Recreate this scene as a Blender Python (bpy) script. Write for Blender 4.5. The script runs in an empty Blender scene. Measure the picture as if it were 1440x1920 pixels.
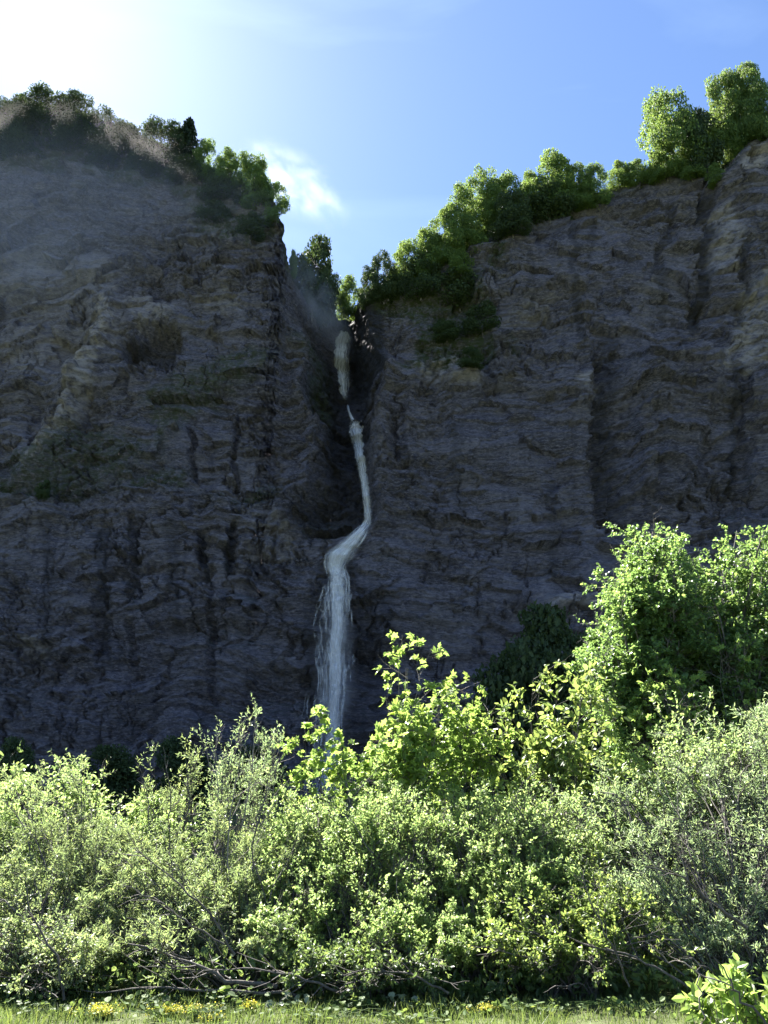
import bpy, math, random
import numpy as np
from mathutils import Vector

S = bpy.context.scene
COL = S.collection
RAD = math.radians

# ------------------------------------------------------------------ camera, sky, sun, exposure
CAM_Z, PITCH, FPX = 1.6, RAD(23.0), 1500.0
cam_d = bpy.data.cameras.new('camera')
cam = bpy.data.objects.new('camera', cam_d)
COL.objects.link(cam)
cam.location = (0, 0, CAM_Z)
cam.rotation_euler = (RAD(90) + PITCH, 0, 0)
cam_d.sensor_width = 36.0
cam_d.lens = 36.0 * FPX / 1920.0
cam_d.clip_start = 0.05
cam_d.clip_end = 6000
S.camera = cam

SUN_EL, SUN_AZ = RAD(51.0), RAD(-32.0)          # azimuth from +Y towards +X
sun_dir = Vector((math.sin(SUN_AZ) * math.cos(SUN_EL), math.cos(SUN_AZ) * math.cos(SUN_EL), math.sin(SUN_EL)))
W = bpy.data.worlds.new('World')
S.world = W
W.use_nodes = True
nt = W.node_tree
bg = nt.nodes['Background']
sky = nt.nodes.new('ShaderNodeTexSky')
sky.sky_type = 'NISHITA'
sky.sun_disc = False
sky.sun_elevation = SUN_EL
sky.sun_rotation = SUN_AZ % (2 * math.pi)
sky.altitude = 2600
sky.air_density = 1.0
sky.dust_density = 1.6
sky.ozone_density = 5.0
tcw = nt.nodes.new('ShaderNodeTexCoord')
mpw = nt.nodes.new('ShaderNodeMapping')
mpw.inputs['Scale'].default_value = (1.2, 3.0, 9.0)
mpw.inputs['Rotation'].default_value = (0.3, 0.5, 0.2)
nzw = nt.nodes.new('ShaderNodeTexNoise')
nzw.inputs['Scale'].default_value = 1.6
nzw.inputs['Detail'].default_value = 6
nzw.inputs['Distortion'].default_value = 0.8
mrw = nt.nodes.new('ShaderNodeMapRange')
for i_, v_ in ((1, 0.48), (2, 0.80), (3, 0.0), (4, 0.09)):
    mrw.inputs[i_].default_value = v_
mxw = nt.nodes.new('ShaderNodeMix')
mxw.data_type = 'RGBA'
nt.links.new(tcw.outputs['Generated'], mpw.inputs[0])
nt.links.new(mpw.outputs[0], nzw.inputs[0])
nt.links.new(nzw.outputs[0], mrw.inputs[0])
nt.links.new(mrw.outputs[0], mxw.inputs[0])
nt.links.new(sky.outputs[0], mxw.inputs[6])
mxw.inputs[7].default_value = (5.5, 7.0, 7.6, 1)
nt.links.new(mxw.outputs[2], bg.inputs[0])
bg.inputs[1].default_value = 0.05

sun_l = bpy.data.lights.new('sun', 'SUN')
sun_l.energy = 5.0
sun_l.angle = RAD(0.5)
sun_l.color = (1.0, 0.96, 0.90)
sun = bpy.data.objects.new('sun', sun_l)
sun.rotation_euler = sun_dir.to_track_quat('Z', 'Y').to_euler()
sun.location = (-60, 120, 260)
COL.objects.link(sun)

S.view_settings.view_transform = 'Standard'
S.view_settings.look = 'None'
S.view_settings.exposure = 2.75
S.view_settings.gamma = 1.0
S.render.engine = 'CYCLES'
S.cycles.max_bounces = 10
S.cycles.diffuse_bounces = 5
S.cycles.glossy_bounces = 2
S.cycles.transmission_bounces = 5
S.cycles.transparent_max_bounces = 24
S.cycles.volume_bounces = 1
S.cycles.volume_max_steps = 96
S.cycles.use_denoising = True
S.cycles.sample_clamp_indirect = 6.0

# ------------------------------------------------------------------ helpers
CT, ST = math.cos(PITCH), math.sin(PITCH)


def unproj(px, py, Y):
    """the point at ground distance Y (metres, along +Y) that the photograph shows at pixel px, py (1440 x 1920)"""
    px, py, Y = np.broadcast_arrays(np.asarray(px, float), np.asarray(py, float), np.asarray(Y, float))
    u = (960.0 - py) / FPX
    v = (px - 720.0) / FPX
    s = Y / (CT - u * ST)
    return np.stack([v * s, Y, CAM_Z + (ST + u * CT) * s], -1)


def proj(P):
    x, y, z = P[..., 0], P[..., 1], P[..., 2] - CAM_Z
    d = np.maximum(y * CT + z * ST, 0.01)
    return 720 + FPX * x / d, 960 - FPX * (-y * ST + z * CT) / d


def sst(a, b, x):
    t = np.clip((x - a) / (b - a), 0, 1)
    return t * t * (3 - 2 * t)


_T = np.random.default_rng(7).random((32, 256, 256)) * 2 - 1


def vn(x, y, seed=0):
    """smooth value noise, -1..1"""
    xf, yf = np.floor(x), np.floor(y)
    xi, yi = xf.astype(np.int64) & 255, yf.astype(np.int64) & 255
    fx, fy = x - xf, y - yf
    fx = fx * fx * fx * (fx * (fx * 6 - 15) + 10)
    fy = fy * fy * fy * (fy * (fy * 6 - 15) + 10)
    T = _T[seed % 32]
    x1, y1 = (xi + 1) & 255, (yi + 1) & 255
    a = T[yi, xi] * (1 - fx) + T[yi, x1] * fx
    b = T[y1, xi] * (1 - fx) + T[y1, x1] * fx
    return a * (1 - fy) + b * fy


def fbm(x, y, octv=4, seed=0, gain=0.5):
    out, amp, tot = 0, 1.0, 0.0
    c, s = math.cos(0.6), math.sin(0.6)
    for k in range(octv):
        out = out + amp * vn(x + 17.3 * k, y + 9.1 * k, seed + k)
        tot += amp
        amp *= gain
        x, y = 2 * (c * x - s * y), 2 * (s * x + c * y)
    return out / tot


def worley(x, y, seed=0):
    """nearest-cell distance, gap to the second cell, and a random tilted-plane height per cell"""
    xi, yi = np.floor(x).astype(np.int64), np.floor(y).astype(np.int64)
    f1 = np.full(x.shape, 9.0)
    f2 = np.full(x.shape, 9.0)
    h = np.zeros(x.shape)
    A, B, C, D, E = (_T[(seed + k) % 32] for k in range(5))
    for dy in (-1, 0, 1):
        for dx in (-1, 0, 1):
            cx, cy = (xi + dx) & 255, (yi + dy) & 255
            ox = x - (xi + dx + 0.5 + 0.48 * A[cy, cx])
            oy = y - (yi + dy + 0.5 + 0.48 * B[cy, cx])
            d = np.sqrt(ox * ox + oy * oy)
            near = d < f1
            f2 = np.where(near, f1, np.minimum(f2, d))
            h = np.where(near, C[cy, cx] + 1.3 * D[cy, cx] * ox + 1.3 * E[cy, cx] * oy, h)
            f1 = np.where(near, d, f1)
    return f1, f2 - f1, h


def poly_sd(px, py, poly):
    """signed distance in pixels to a polygon (negative inside)"""
    P = np.asarray(poly, float)
    best = np.full(px.shape, 1e9)
    inside = np.zeros(px.shape, bool)
    for (x0, y0), (x1, y1) in zip(P, np.roll(P, -1, 0)):
        ex, ey = x1 - x0, y1 - y0
        t = np.clip(((px - x0) * ex + (py - y0) * ey) / (ex * ex + ey * ey + 1e-9), 0, 1)
        best = np.minimum(best, (px - x0 - t * ex) ** 2 + (py - y0 - t * ey) ** 2)
        cond = (y0 > py) != (y1 > py)
        inside ^= cond & (px < (x1 - x0) * (py - y0) / (y1 - y0 + 1e-12) + x0)
    d = np.sqrt(best)
    return np.where(inside, -d, d)


def line_d(px, py, pts):
    """distance in pixels to a polyline"""
    best = np.full(px.shape, 1e9)
    for (x0, y0), (x1, y1) in zip(pts[:-1], pts[1:]):
        ex, ey = x1 - x0, y1 - y0
        t = np.clip(((px - x0) * ex + (py - y0) * ey) / (ex * ex + ey * ey + 1e-9), 0, 1)
        best = np.minimum(best, (px - x0 - t * ex) ** 2 + (py - y0 - t * ey) ** 2)
    return np.sqrt(best)


def make_mesh(name, V, faces, mat, smooth=True, attrs=None, uv=None):
    """a mesh datablock from numpy arrays; faces: list of int arrays [n, k]"""
    me = bpy.data.meshes.new(name)
    V = np.ascontiguousarray(V, np.float32)
    me.vertices.add(len(V))
    me.vertices.foreach_set('co', V.ravel())
    faces = [np.asarray(f, np.int32) for f in faces if len(f)]
    loops = np.concatenate([f.ravel() for f in faces])
    tot = np.concatenate([np.full(len(f), f.shape[1], np.int32) for f in faces])
    me.loops.add(len(loops))
    me.polygons.add(len(tot))
    me.loops.foreach_set('vertex_index', loops)
    me.polygons.foreach_set('loop_start', np.concatenate([[0], np.cumsum(tot)[:-1]]).astype(np.int32))
    me.polygons.foreach_set('use_smooth', np.full(len(tot), smooth, bool))
    if attrs:
        for k, a in attrs.items():
            at = me.attributes.new(k, 'FLOAT', 'POINT')
            at.data.foreach_set('value', np.ascontiguousarray(a, np.float32))
    if uv is not None:
        l = me.uv_layers.new(name='UVMap')
        l.data.foreach_set('uv', np.ascontiguousarray(uv[loops], np.float32).ravel())
    me.update(calc_edges=True)
    me.materials.append(mat)
    return me


def link(name, data, parent=None, loc=None):
    o = bpy.data.objects.new(name, data)
    COL.objects.link(o)
    if parent is not None:
        o.parent = parent
    if loc is not None:
        o.location = tuple(float(c) for c in loc)
    return o


def tag(o, label=None, cat=None, group=None, kind=None):
    if label:
        o['label'] = label
    if cat:
        o['category'] = cat
    if group:
        o['group'] = group
    if kind:
        o['kind'] = kind
    return o


def grid_faces(nu, nv):
    i = np.arange(nu - 1)[None, :] + nu * np.arange(nv - 1)[:, None]
    i = i.ravel()
    return np.stack([i, i + 1, i + nu + 1, i + nu], -1)


# ------------------------------------------------------------------ materials
class N:
    """small node-tree builder"""
    def __init__(s, name):
        s.m = bpy.data.materials.new(name)
        s.m.use_nodes = True
        s.t = s.m.node_tree
        s.t.nodes.clear()
        s.out = s.t.nodes.new('ShaderNodeOutputMaterial')

    def n(s, typ, ins=None, **props):
        nd = s.t.nodes.new('ShaderNode' + typ)
        for k, v in props.items():
            setattr(nd, k, v)
        for k, v in (ins or {}).items():
            if hasattr(v, 'is_output') or isinstance(v, bpy.types.NodeSocket):
                s.t.links.new(v, nd.inputs[k])
            else:
                nd.inputs[k].default_value = v
        return nd

    def math(s, op, a, b=0.0, c=0.0, clamp=False):
        nd = s.n('Math', {0: a, 1: b, 2: c}, operation=op, use_clamp=clamp)
        return nd.outputs[0]

    def ramp(s, fac, stops):
        nd = s.n('ValToRGB', {0: fac})
        el = nd.color_ramp.elements
        while len(el) < len(stops):
            el.new(0.5)
        for e, (p, c) in zip(el, stops):
            e.position = p
            e.color = c if len(c) == 4 else (*c, 1)
        return nd.outputs[0]

    def mix(s, fac, a, b, blend='MIX'):
        nd = s.n('Mix', data_type='RGBA', blend_type=blend)
        for k, v in ((0, fac), (6, a), (7, b)):
            if isinstance(v, bpy.types.NodeSocket):
                s.t.links.new(v, nd.inputs[k])
            else:
                nd.inputs[k].default_value = v if not isinstance(v, tuple) or len(v) == 4 else (*v, 1)
        return nd.outputs[2]

    def noise(s, vec, scale, detail=4, rough=0.55, dist=0.0):
        nd = s.n('TexNoise', {'Vector': vec, 'Scale': scale, 'Detail': detail, 'Roughness': rough, 'Distortion': dist})
        return nd.outputs[0]

    def mapping(s, vec, scale=(1, 1, 1), rot=(0, 0, 0)):
        return s.n('Mapping', {'Vector': vec, 'Scale': scale, 'Rotation': rot}).outputs[0]

    def done(s, surf=None, vol=None):
        if surf is not None:
            s.t.links.new(surf, s.out.inputs['Surface'])
        if vol is not None:
            s.t.links.new(vol, s.out.inputs['Volume'])
        return s.m


def rock_material():
    b = N('limestone')
    co = b.n('TexCoord').outputs['Object']
    veg = b.n('Attribute', attribute_name='veg').outputs['Fac']
    pale = b.n('Attribute', attribute_name='pale').outputs['Fac']
    stain_shade = b.n('Attribute', attribute_name='stain_shade').outputs['Fac']  # water stains and painted shade share this mask
    strata = b.noise(b.mapping(co, (0.05, 0.05, 0.9)), 1.0, 6, 0.65, 0.6)
    blot = b.noise(b.mapping(co, (0.09, 0.09, 0.07)), 1.0, 5, 0.6)
    streak = b.noise(b.mapping(co, (0.55, 0.4, 0.025)), 1.0, 5, 0.6)
    fine = b.noise(b.mapping(co, (1.0, 1.0, 2.2)), 1.3, 8, 0.68)
    base = b.ramp(blot, [(0.30, (0.123, 0.116, 0.123)), (0.50, (0.196, 0.183, 0.181)), (0.70, (0.280, 0.268, 0.258))])
    base = b.mix(b.math('MULTIPLY', b.n('MapRange', {0: strata, 1: 0.45, 2: 0.75}).outputs[0], 0.40), base, (0.320, 0.300, 0.290))
    base = b.mix(b.math('MULTIPLY', b.n('MapRange', {0: strata, 1: 0.48, 2: 0.25}).outputs[0], 0.55), base, (0.080, 0.075, 0.084))
    base = b.mix(b.math('MULTIPLY', b.n('MapRange', {0: streak, 1: 0.50, 2: 0.30}).outputs[0], 0.60), base, (0.072, 0.070, 0.081))
    base = b.mix(b.math('MULTIPLY', b.n('MapRange', {0: streak, 1: 0.60, 2: 0.78}).outputs[0], 0.35), base, (0.348, 0.326, 0.312))
    base = b.mix(b.math('MULTIPLY', b.n('MapRange', {0: fine, 1: 0.50, 2: 0.66}).outputs[0], 0.65), base, (0.392, 0.355, 0.326))
    base = b.mix(b.math('MULTIPLY', b.n('MapRange', {0: fine, 1: 0.47, 2: 0.34}).outputs[0], 0.75), base, (0.065, 0.061, 0.070))
    bed = b.noise(b.mapping(co, (0.035, 0.035, 0.75), (0.0, 0.05, 0.0)), 1.0, 7, 0.62, 0.9)
    brk = b.noise(b.mapping(co, (0.10, 0.10, 0.16)), 1.0, 4, 0.6)
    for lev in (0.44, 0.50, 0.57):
        ln = b.n('MapRange', {0: b.math('ABSOLUTE', b.math('SUBTRACT', bed, lev)), 1: 0.011, 2: 0.002}).outputs[0]
        base = b.mix(b.math('MULTIPLY', ln, b.n('MapRange', {0: brk, 1: 0.40, 2: 0.56, 3: 0.0, 4: 0.85}).outputs[0]), base, (0.040, 0.038, 0.045))
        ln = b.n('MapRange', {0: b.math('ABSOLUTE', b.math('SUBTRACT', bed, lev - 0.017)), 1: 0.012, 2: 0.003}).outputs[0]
        base = b.mix(b.math('MULTIPLY', ln, b.n('MapRange', {0: fine, 1: 0.48, 2: 0.62, 3: 0.0, 4: 0.7}).outputs[0]), base, (0.42, 0.38, 0.36))  # bright line by each crack, a ledge highlight put into the colour
    base = b.mix(1.0, base, (0.72, 0.70, 0.86), 'MULTIPLY')
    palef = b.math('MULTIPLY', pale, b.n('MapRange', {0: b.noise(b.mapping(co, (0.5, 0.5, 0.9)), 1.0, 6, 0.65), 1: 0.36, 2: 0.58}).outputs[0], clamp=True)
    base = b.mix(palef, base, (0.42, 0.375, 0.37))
    base = b.mix(b.math('MULTIPLY', stain_shade, 0.85, clamp=True), base, (0.032, 0.031, 0.038))
    vegf = b.math('MULTIPLY', veg, b.n('MapRange', {0: b.noise(co, 0.9, 6, 0.7), 1: 0.38, 2: 0.56}).outputs[0], clamp=True)
    green = b.mix(fine, (0.030, 0.042, 0.020), (0.075, 0.095, 0.040))
    base = b.mix(vegf, base, green)
    h = b.noise(b.mapping(co, (0.55, 0.55, 2.6)), 1.4, 9, 0.72, 0.5)
    bump = b.n('Bump', {'Strength': 1.0, 'Distance': 1.1, 'Height': h}).outputs[0]
    p = b.n('BsdfPrincipled', {'Base Color': base, 'Roughness': 0.85, 'Specular IOR Level': 0.3, 'Normal': bump})
    return b.done(p.outputs[0])


def leaf_material(name, col, tcol, var=0.25, rough=0.42, trans=0.45, pale=None, spec=0.5):
    """double-sided leaf: coloured front, (paler) back, light passing through; every leaf a little different"""
    b = N(name)
    geo = b.n('NewGeometry')
    rnd = geo.outputs['Random Per Island']
    big = b.noise(b.n('TexCoord').outputs['Object'], 0.9, 2, 0.5)
    k = b.math('ADD', b.math('MULTIPLY', rnd, 0.75), b.math('MULTIPLY', big, 0.35))
    lo = tuple(c * (1 - var * 1.5) for c in col)
    hi = (col[0] * (1 + var * 1.9), col[1] * (1 + var * 1.2), col[2] * (1 + var * 0.9))
    c = b.ramp(k, [(0.12, lo), (0.5, col), (0.92, hi)])
    if pale:
        c = b.mix(b.math('MULTIPLY', geo.outputs['Backfacing'], 0.75), c, pale)
    tc = b.ramp(k, [(0.12, tuple(x * (1 - var) for x in tcol)), (0.5, tcol), (0.92, (tcol[0] * (1 + var * 1.3), tcol[1] * (1 + var * 0.7), tcol[2]))])
    p = b.n('BsdfPrincipled', {'Base Color': c, 'Roughness': rough, 'Specular IOR Level': spec})
    t = b.n('BsdfTranslucent', {'Color': tc})
    mx = b.n('MixShader', {0: trans, 1: p.outputs[0], 2: t.outputs[0]})
    return b.done(mx.outputs[0])


def bark_material(name, dark, light, scale=14.0):
    b = N(name)
    co = b.n('TexCoord').outputs['Object']
    f = b.noise(b.mapping(co, (1, 1, 0.35)), scale, 6, 0.65)
    c = b.ramp(f, [(0.3, dark), (0.65, light)])
    bump = b.n('Bump', {'Strength': 0.6, 'Distance': 0.02, 'Height': f}).outputs[0]
    p = b.n('BsdfPrincipled', {'Base Color': c, 'Roughness': 0.85, 'Normal': bump})
    return b.done(p.outputs[0])


M_ROCK = rock_material()

# ------------------------------------------------------------------ the cliff: one sheet of rock, displaced by its own strata, cracks and clefts
RIM = np.array([  # px, py of the rock rim in the photograph, ground distance
    (-700, 330, 215), (-450, 260, 200), (-200, 215, 182), (0, 203, 166), (80, 191, 162), (150, 211, 160), (230, 248, 159),
    (300, 270, 158), (370, 297, 156), (430, 328, 155), (480, 352, 153), (508, 376, 152), (524, 400, 151), (531, 440, 151), (538, 492, 152),
    (556, 536, 162), (590, 562, 170), (625, 578, 177), (650, 585, 180), (672, 572, 172), (690, 548, 160), (722, 532, 155),
    (780, 512, 152), (850, 470, 151), (900, 432, 150), (960, 410, 150), (1040, 388, 150), (1100, 370, 150), (1200, 340, 148),
    (1300, 326, 146), (1345, 322, 144), (1385, 280, 142), (1420, 238, 141), (1450, 222, 140), (1530, 180, 137), (1700, 130, 133),
    (2000, 90, 126), (2400, 120, 116)], float)
R3 = unproj(RIM[:, 0], RIM[:, 1], RIM[:, 2])
o_ = np.argsort(R3[:, 0])
R3 = R3[o_]
FACE = np.array([(-700, 196), (-400, 178), (-130, 158), (-70, 151), (-25, 148.5), (0, 147), (30, 145), (60, 142.5), (95, 136), (140, 124), (250, 104)], float)

xs = np.concatenate([np.linspace(-190, -100, 130)[:-1], np.linspace(-100, 98, 1000)[:-1], np.linspace(98, 175, 110)])
NV = 860
ts = np.linspace(0, 1, NV) ** 0.96
NB = 24                                                     # rows of the plateau behind the rim
X = np.repeat(xs[None, :], NV, 0)
ztop = np.interp(xs, R3[:, 0], R3[:, 2]) + 0.9 * fbm(xs / 5.0, xs * 0, 4, 3)
yrim = np.interp(xs, R3[:, 0], R3[:, 1])
yface = np.interp(xs, FACE[:, 0], FACE[:, 1])
Z = -1.0 + ts[:, None] * (ztop[None, :] + 1.0)
hgt = ztop[None, :] - Z
LEAN = 0.035
face = yface[None, :] - 6.0 + LEAN * Z
gap = yrim[None, :] - (yface - 6.0 + LEAN * ztop)[None, :]
Yb = face + gap * (0.62 * sst(0.50, 1.0, ts)[:, None] + 0.38 * np.clip(1 - hgt / 11.0, 0, 1) ** 2)
px, py = proj(np.stack([X, Yb, Z], -1))

# outward displacement in metres
D = 3.6 * fbm(X / 46, Z / 52, 3, 1) + 1.5 * fbm(X / 17, Z / 24, 3, 5)
warp = 5.0 * fbm(X / 40, Z / 34, 3, 8) + 0.05 * X + sst(-12, -45, X) * (0.28 * (X + 45) * fbm(X / 50, Z / 45, 2, 24)) + 5.0 * sst(-10, -70, X) * fbm(X / 16, Z / 22, 2, 18)
flute = 1 - np.abs(fbm(X / 8.5 + 0.25 * fbm(X / 20, Z / 20, 2, 4), Z / 70, 3, 11)) * 2.2
D += 1.15 * flute * (0.45 + 0.55 * sst(-0.2, 0.5, fbm(X / 40, Z / 45, 2, 13)))
s_ = Z + warp
patch = sst(-0.45, 0.35, fbm(X / 24, Z / 16, 3, 15))
steps = 0
for k, (th, am) in enumerate(((9.0, 2.0), (3.3, 1.05), (1.35, 0.55))):
    w = s_ / th + 0.35 * fbm(X / (9 * th), Z / (4 * th), 2, 17 + k)
    q = np.floor(w)
    fr = w - q
    lv = _T[(20 + k) % 32][q.astype(np.int64) & 255, (np.floor(X / (14 * th)) * 0).astype(np.int64) + 3]
    lv2 = _T[(20 + k) % 32][(q.astype(np.int64) + 1) & 255, (X * 0).astype(np.int64) + 3]
    steps = steps + am * (lv * (1 - sst(0.82, 1.0, fr)) + lv2 * sst(0.82, 1.0, fr)) * (0.40 + 0.60 * patch)
D += steps
wx, wz = 0.8 * fbm(X / 7, Z / 5, 4, 2), 0.8 * fbm(X / 7, Z / 5, 4, 6)
f1, gp, hh = worley(X / 7.5 + wx, (Z + 0.6 * warp) / 3.4 + wz, 9)
D += 1.25 * hh
wx, wz = 0.7 * fbm(X / 2.6, Z / 1.5, 4, 3), 0.7 * fbm(X / 2.6, Z / 1.5, 4, 7)
f1, gp, hh = worley(X / 2.8 + wx, (Z + 0.6 * warp) / 1.0 + wz, 14)
rough = 0.15 + 0.85 * sst(-0.25, 0.45, fbm(X / 20, Z / 14, 3, 22))
D += rough * 0.50 * hh
D += (0.4 + 0.6 * rough) * 0.60 * fbm(X / 10.0, s_ / 1.5, 5, 25, 0.62)
D += 0.8 * np.minimum(0, fbm(X / 12.0 + 0.5 * wx, s_ / 3.2, 4, 19) + 0.12) * 3.0 * patch
D += rough * 0.36 * fbm(X / 1.5, Z / 0.7, 4, 28, 0.65)
crk = np.abs(fbm(X / 9 + 0.35 * Z / 9 + wx * 0.3, Z / 13 - 0.25 * X / 13, 4, 21, 0.55))
D -= 1.5 * sst(0.055, 0.0, crk) * sst(-0.1, 0.3, fbm(X / 22, Z / 26, 2, 26))
crk = np.abs(fbm(X / 4.0, Z / 15.0, 4, 23, 0.6))
D -= 0.9 * sst(0.05, 0.0, crk) * sst(0.0, 0.35, fbm(X / 17, Z / 20, 2, 29))

# features the photograph shows (pixel places, displaced in metres)
GORGE = [(530, 470), (566, 590), (590, 660), (572, 730), (604, 800), (590, 880), (545, 955), (585, 1018), (640, 1012), (690, 985), (696, 900), (690, 800), (712, 700),
         (690, 620), (680, 560), (640, 500)]
wob = 20 * fbm(X / 5, Z / 7, 5, 27, 0.6)
gs = poly_sd(px, py, GORGE) + wob
D -= 11.5 * sst(10, -42, gs) * (0.35 + 0.65 * sst(470, 640, py)) * (0.30 + 0.70 * sst(1020, 860, py + 1.5 * wob))
D += 3.5 * np.exp(-(np.maximum(gs - 8, 0) / 26.0) ** 2) * sst(2, 14, gs) * sst(520, 640, py) * sst(1040, 940, py)   # lips of the cleft
stream = line_d(px, py, [(640, 560), (642, 640), (640, 720), (655, 770), (670, 810), (682, 870), (690, 970)])
D -= 3.5 * np.exp(-(stream / 20.0) ** 2)
# hollow and overhang in the left wall, with its bright buttress below
D -= 8.0 * sst(12, -26, 0.8 * wob + poly_sd(px, py, [(212, 660), (236, 622), (290, 610), (345, 612), (338, 665), (318, 702), (262, 706), (232, 695)]) + wob * 0.7)
D -= 3.0 * sst(12, -14, poly_sd(px, py, [(268, 470), (330, 455), (338, 480), (286, 500)]) + wob * 0.5)
D -= 2.6 * sst(12, -14, poly_sd(px, py, [(150, 775), (168, 740), (182, 780), (160, 815)]) + wob * 0.4)
ramp_d = line_d(px, py, [(205, 580), (170, 690), (130, 775), (40, 880)])
D += 2.6 * np.exp(-(ramp_d / 22.0) ** 2) - 3.0 * np.exp(-(line_d(px, py, [(150, 600), (110, 690), (60, 790)]) / 26.0) ** 2)
# the long ledge across the left wall, steeper smooth wall below it
led = 925 + 10 * np.sin(px / 55.0) + wob * 0.8 + np.where(px > 330, (px - 330) * 0.02, 0)
D += 3.2 * sst(led - 10, led + 6, py) * sst(545, 430, px) * sst(1420, 1150, py)
for x0, y0, y1, w_, a_ in ((255, 975, 1075, 7, 2.0), (268, 1000, 1110, 5, 1.6), (384, 1010, 1085, 8, 2.4), (440, 990, 1075, 9, 2.8), (512, 990, 1045, 5, 1.6),
                           (355, 800, 880, 6, 2.2), (442, 770, 900, 6, 2.4), (398, 1080, 1290, 7, 2.0), (250, 1170, 1230, 7, 1.6), (190, 1120, 1230, 14, 1.6)):
    D -= a_ * sst(w_ * 1.3, w_ * 0.7, np.abs(px - x0 + wob * 0.5)) * sst(y0 - 12, y0 + 6, py) * sst(y1 + 22, y1 - 4, py)
# darker undercuts along the foot
for x0, x1, y0, hh_, a_ in ((-40, 330, 1255, 24, 2.6), (130, 480, 1190, 20, 2.2), (440, 615, 1300, 40, 3.5), (655, 1000, 1240, 60, 4.2), (880, 1140, 1160, 22, 3.0),
                            (0, 420, 1085, 12, 1.2), (720, 960, 880, 7, 1.3), (900, 1110, 1060, 10, 1.5), (1330, 1500, 925, 26, 3.6)):
    D -= a_ * np.exp(-((py - y0 + wob) / hh_) ** 2) * sst(x0 - 20, x0 + 30, px) * sst(x1 + 20, x1 - 30, px)
# right wall: open corners running down the face
L_ = 1112 + 0.9 * wob
R_ = 1205 + 0.16 * (py - 640) + 1.4 * wob
D -= 5.5 * np.clip(1 - (px - L_) / (R_ - L_), 0, 1) * sst(0, 7, px - L_) * sst(540, 720, py + wob) * sst(1020, 930, py + 2 * wob)
for pts, w_, a_ in (([(1392, 700), (1398, 800), (1400, 900)], 14, 2.4),
                    ([(1325, 380), (1322, 500), (1310, 620)], 13, 1.7), ([(1262, 390), (1240, 470), (1215, 540)], 10, 1.3), ([(1392, 470), (1390, 620)], 10, 1.4),
                    ([(905, 640), (915, 730)], 12, 1.8), ([(735, 780), (745, 860)], 9, 1.6)):
    D -= a_ * sst(w_ * 1.25, w_ * 0.7, line_d(px + 1.2 * wob, py + wob, pts))
D += 3.0 * sst(10, -12, poly_sd(px, py, [(1185, 700), (1340, 640), (1345, 740), (1290, 940), (1205, 900), (1195, 800)]) + wob)
D += 2.0 * sst(10, -10, poly_sd(px, py, [(780, 690), (850, 672), (905, 690), (900, 730), (830, 722), (795, 715)]) + wob * 0.5)
D += 2.4 * sst(10, -10, poly_sd(px, py, [(1030, 1122), (1080, 1108), (1130, 1112), (1132, 1140), (1035, 1140)]) + wob * 0.4)
top_fade = sst(0.0, 5.0, hgt)
D *= 0.25 + 0.75 * top_fade
CY = Yb - D
CX = X + 0.15 * D * np.clip(vn(X / 14, Z / 30, 30), -1, 1)
CZ = Z + 0.10 * D * top_fade
CX = CX + 1.1 * fbm(CY / 4.0 + 3, CZ / 3.2, 5, 10, 0.6) + 0.5 * fbm(CY / 1.2, CZ / 0.7, 3, 16)

# colour attributes: plants on ledges, pale rock with painted rim light, water stains with painted shade
slope = np.gradient(CY, axis=0) / np.maximum(np.gradient(CZ, axis=0), 0.05)
veg = 0.45 * sst(0.6, 1.8, slope) * sst(-0.35, 0.25, fbm(X / 14, Z / 14, 3, 28))
veg = np.maximum(veg, 0.95 * np.exp(-((py - led + 16) / 22.0) ** 2) * sst(560, 470, px) * sst(0.0, 0.35, 0.3 + fbm(X / 9, Z / 9, 3, 29)))
for poly, a_ in (([(690, 540), (860, 500), (960, 430), (960, 480), (900, 560), (960, 640), (880, 690), (760, 690), (790, 600), (700, 580)], 1.0),
                 ([(340, 375), (480, 380), (520, 430), (470, 480), (380, 440)], 0.9), ([(300, 730), (460, 640), (520, 660), (420, 740), (300, 800), (200, 830)], 0.75),
                 ([(560, 640), (600, 640), (640, 760), (600, 780)], 0.8), ([(0, 860), (140, 800), (300, 820), (240, 930), (0, 930)], 0.7),
                 ([(0, 215), (300, 290), (500, 400), (430, 395), (300, 340), (0, 330)], 0.9)):
    veg = np.maximum(veg, a_ * sst(16, -22, poly_sd(px, py, poly) + 2.2 * wob))
veg = np.maximum(veg, sst(7, 1, hgt) * 0.9)
pale = np.zeros_like(X)
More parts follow.
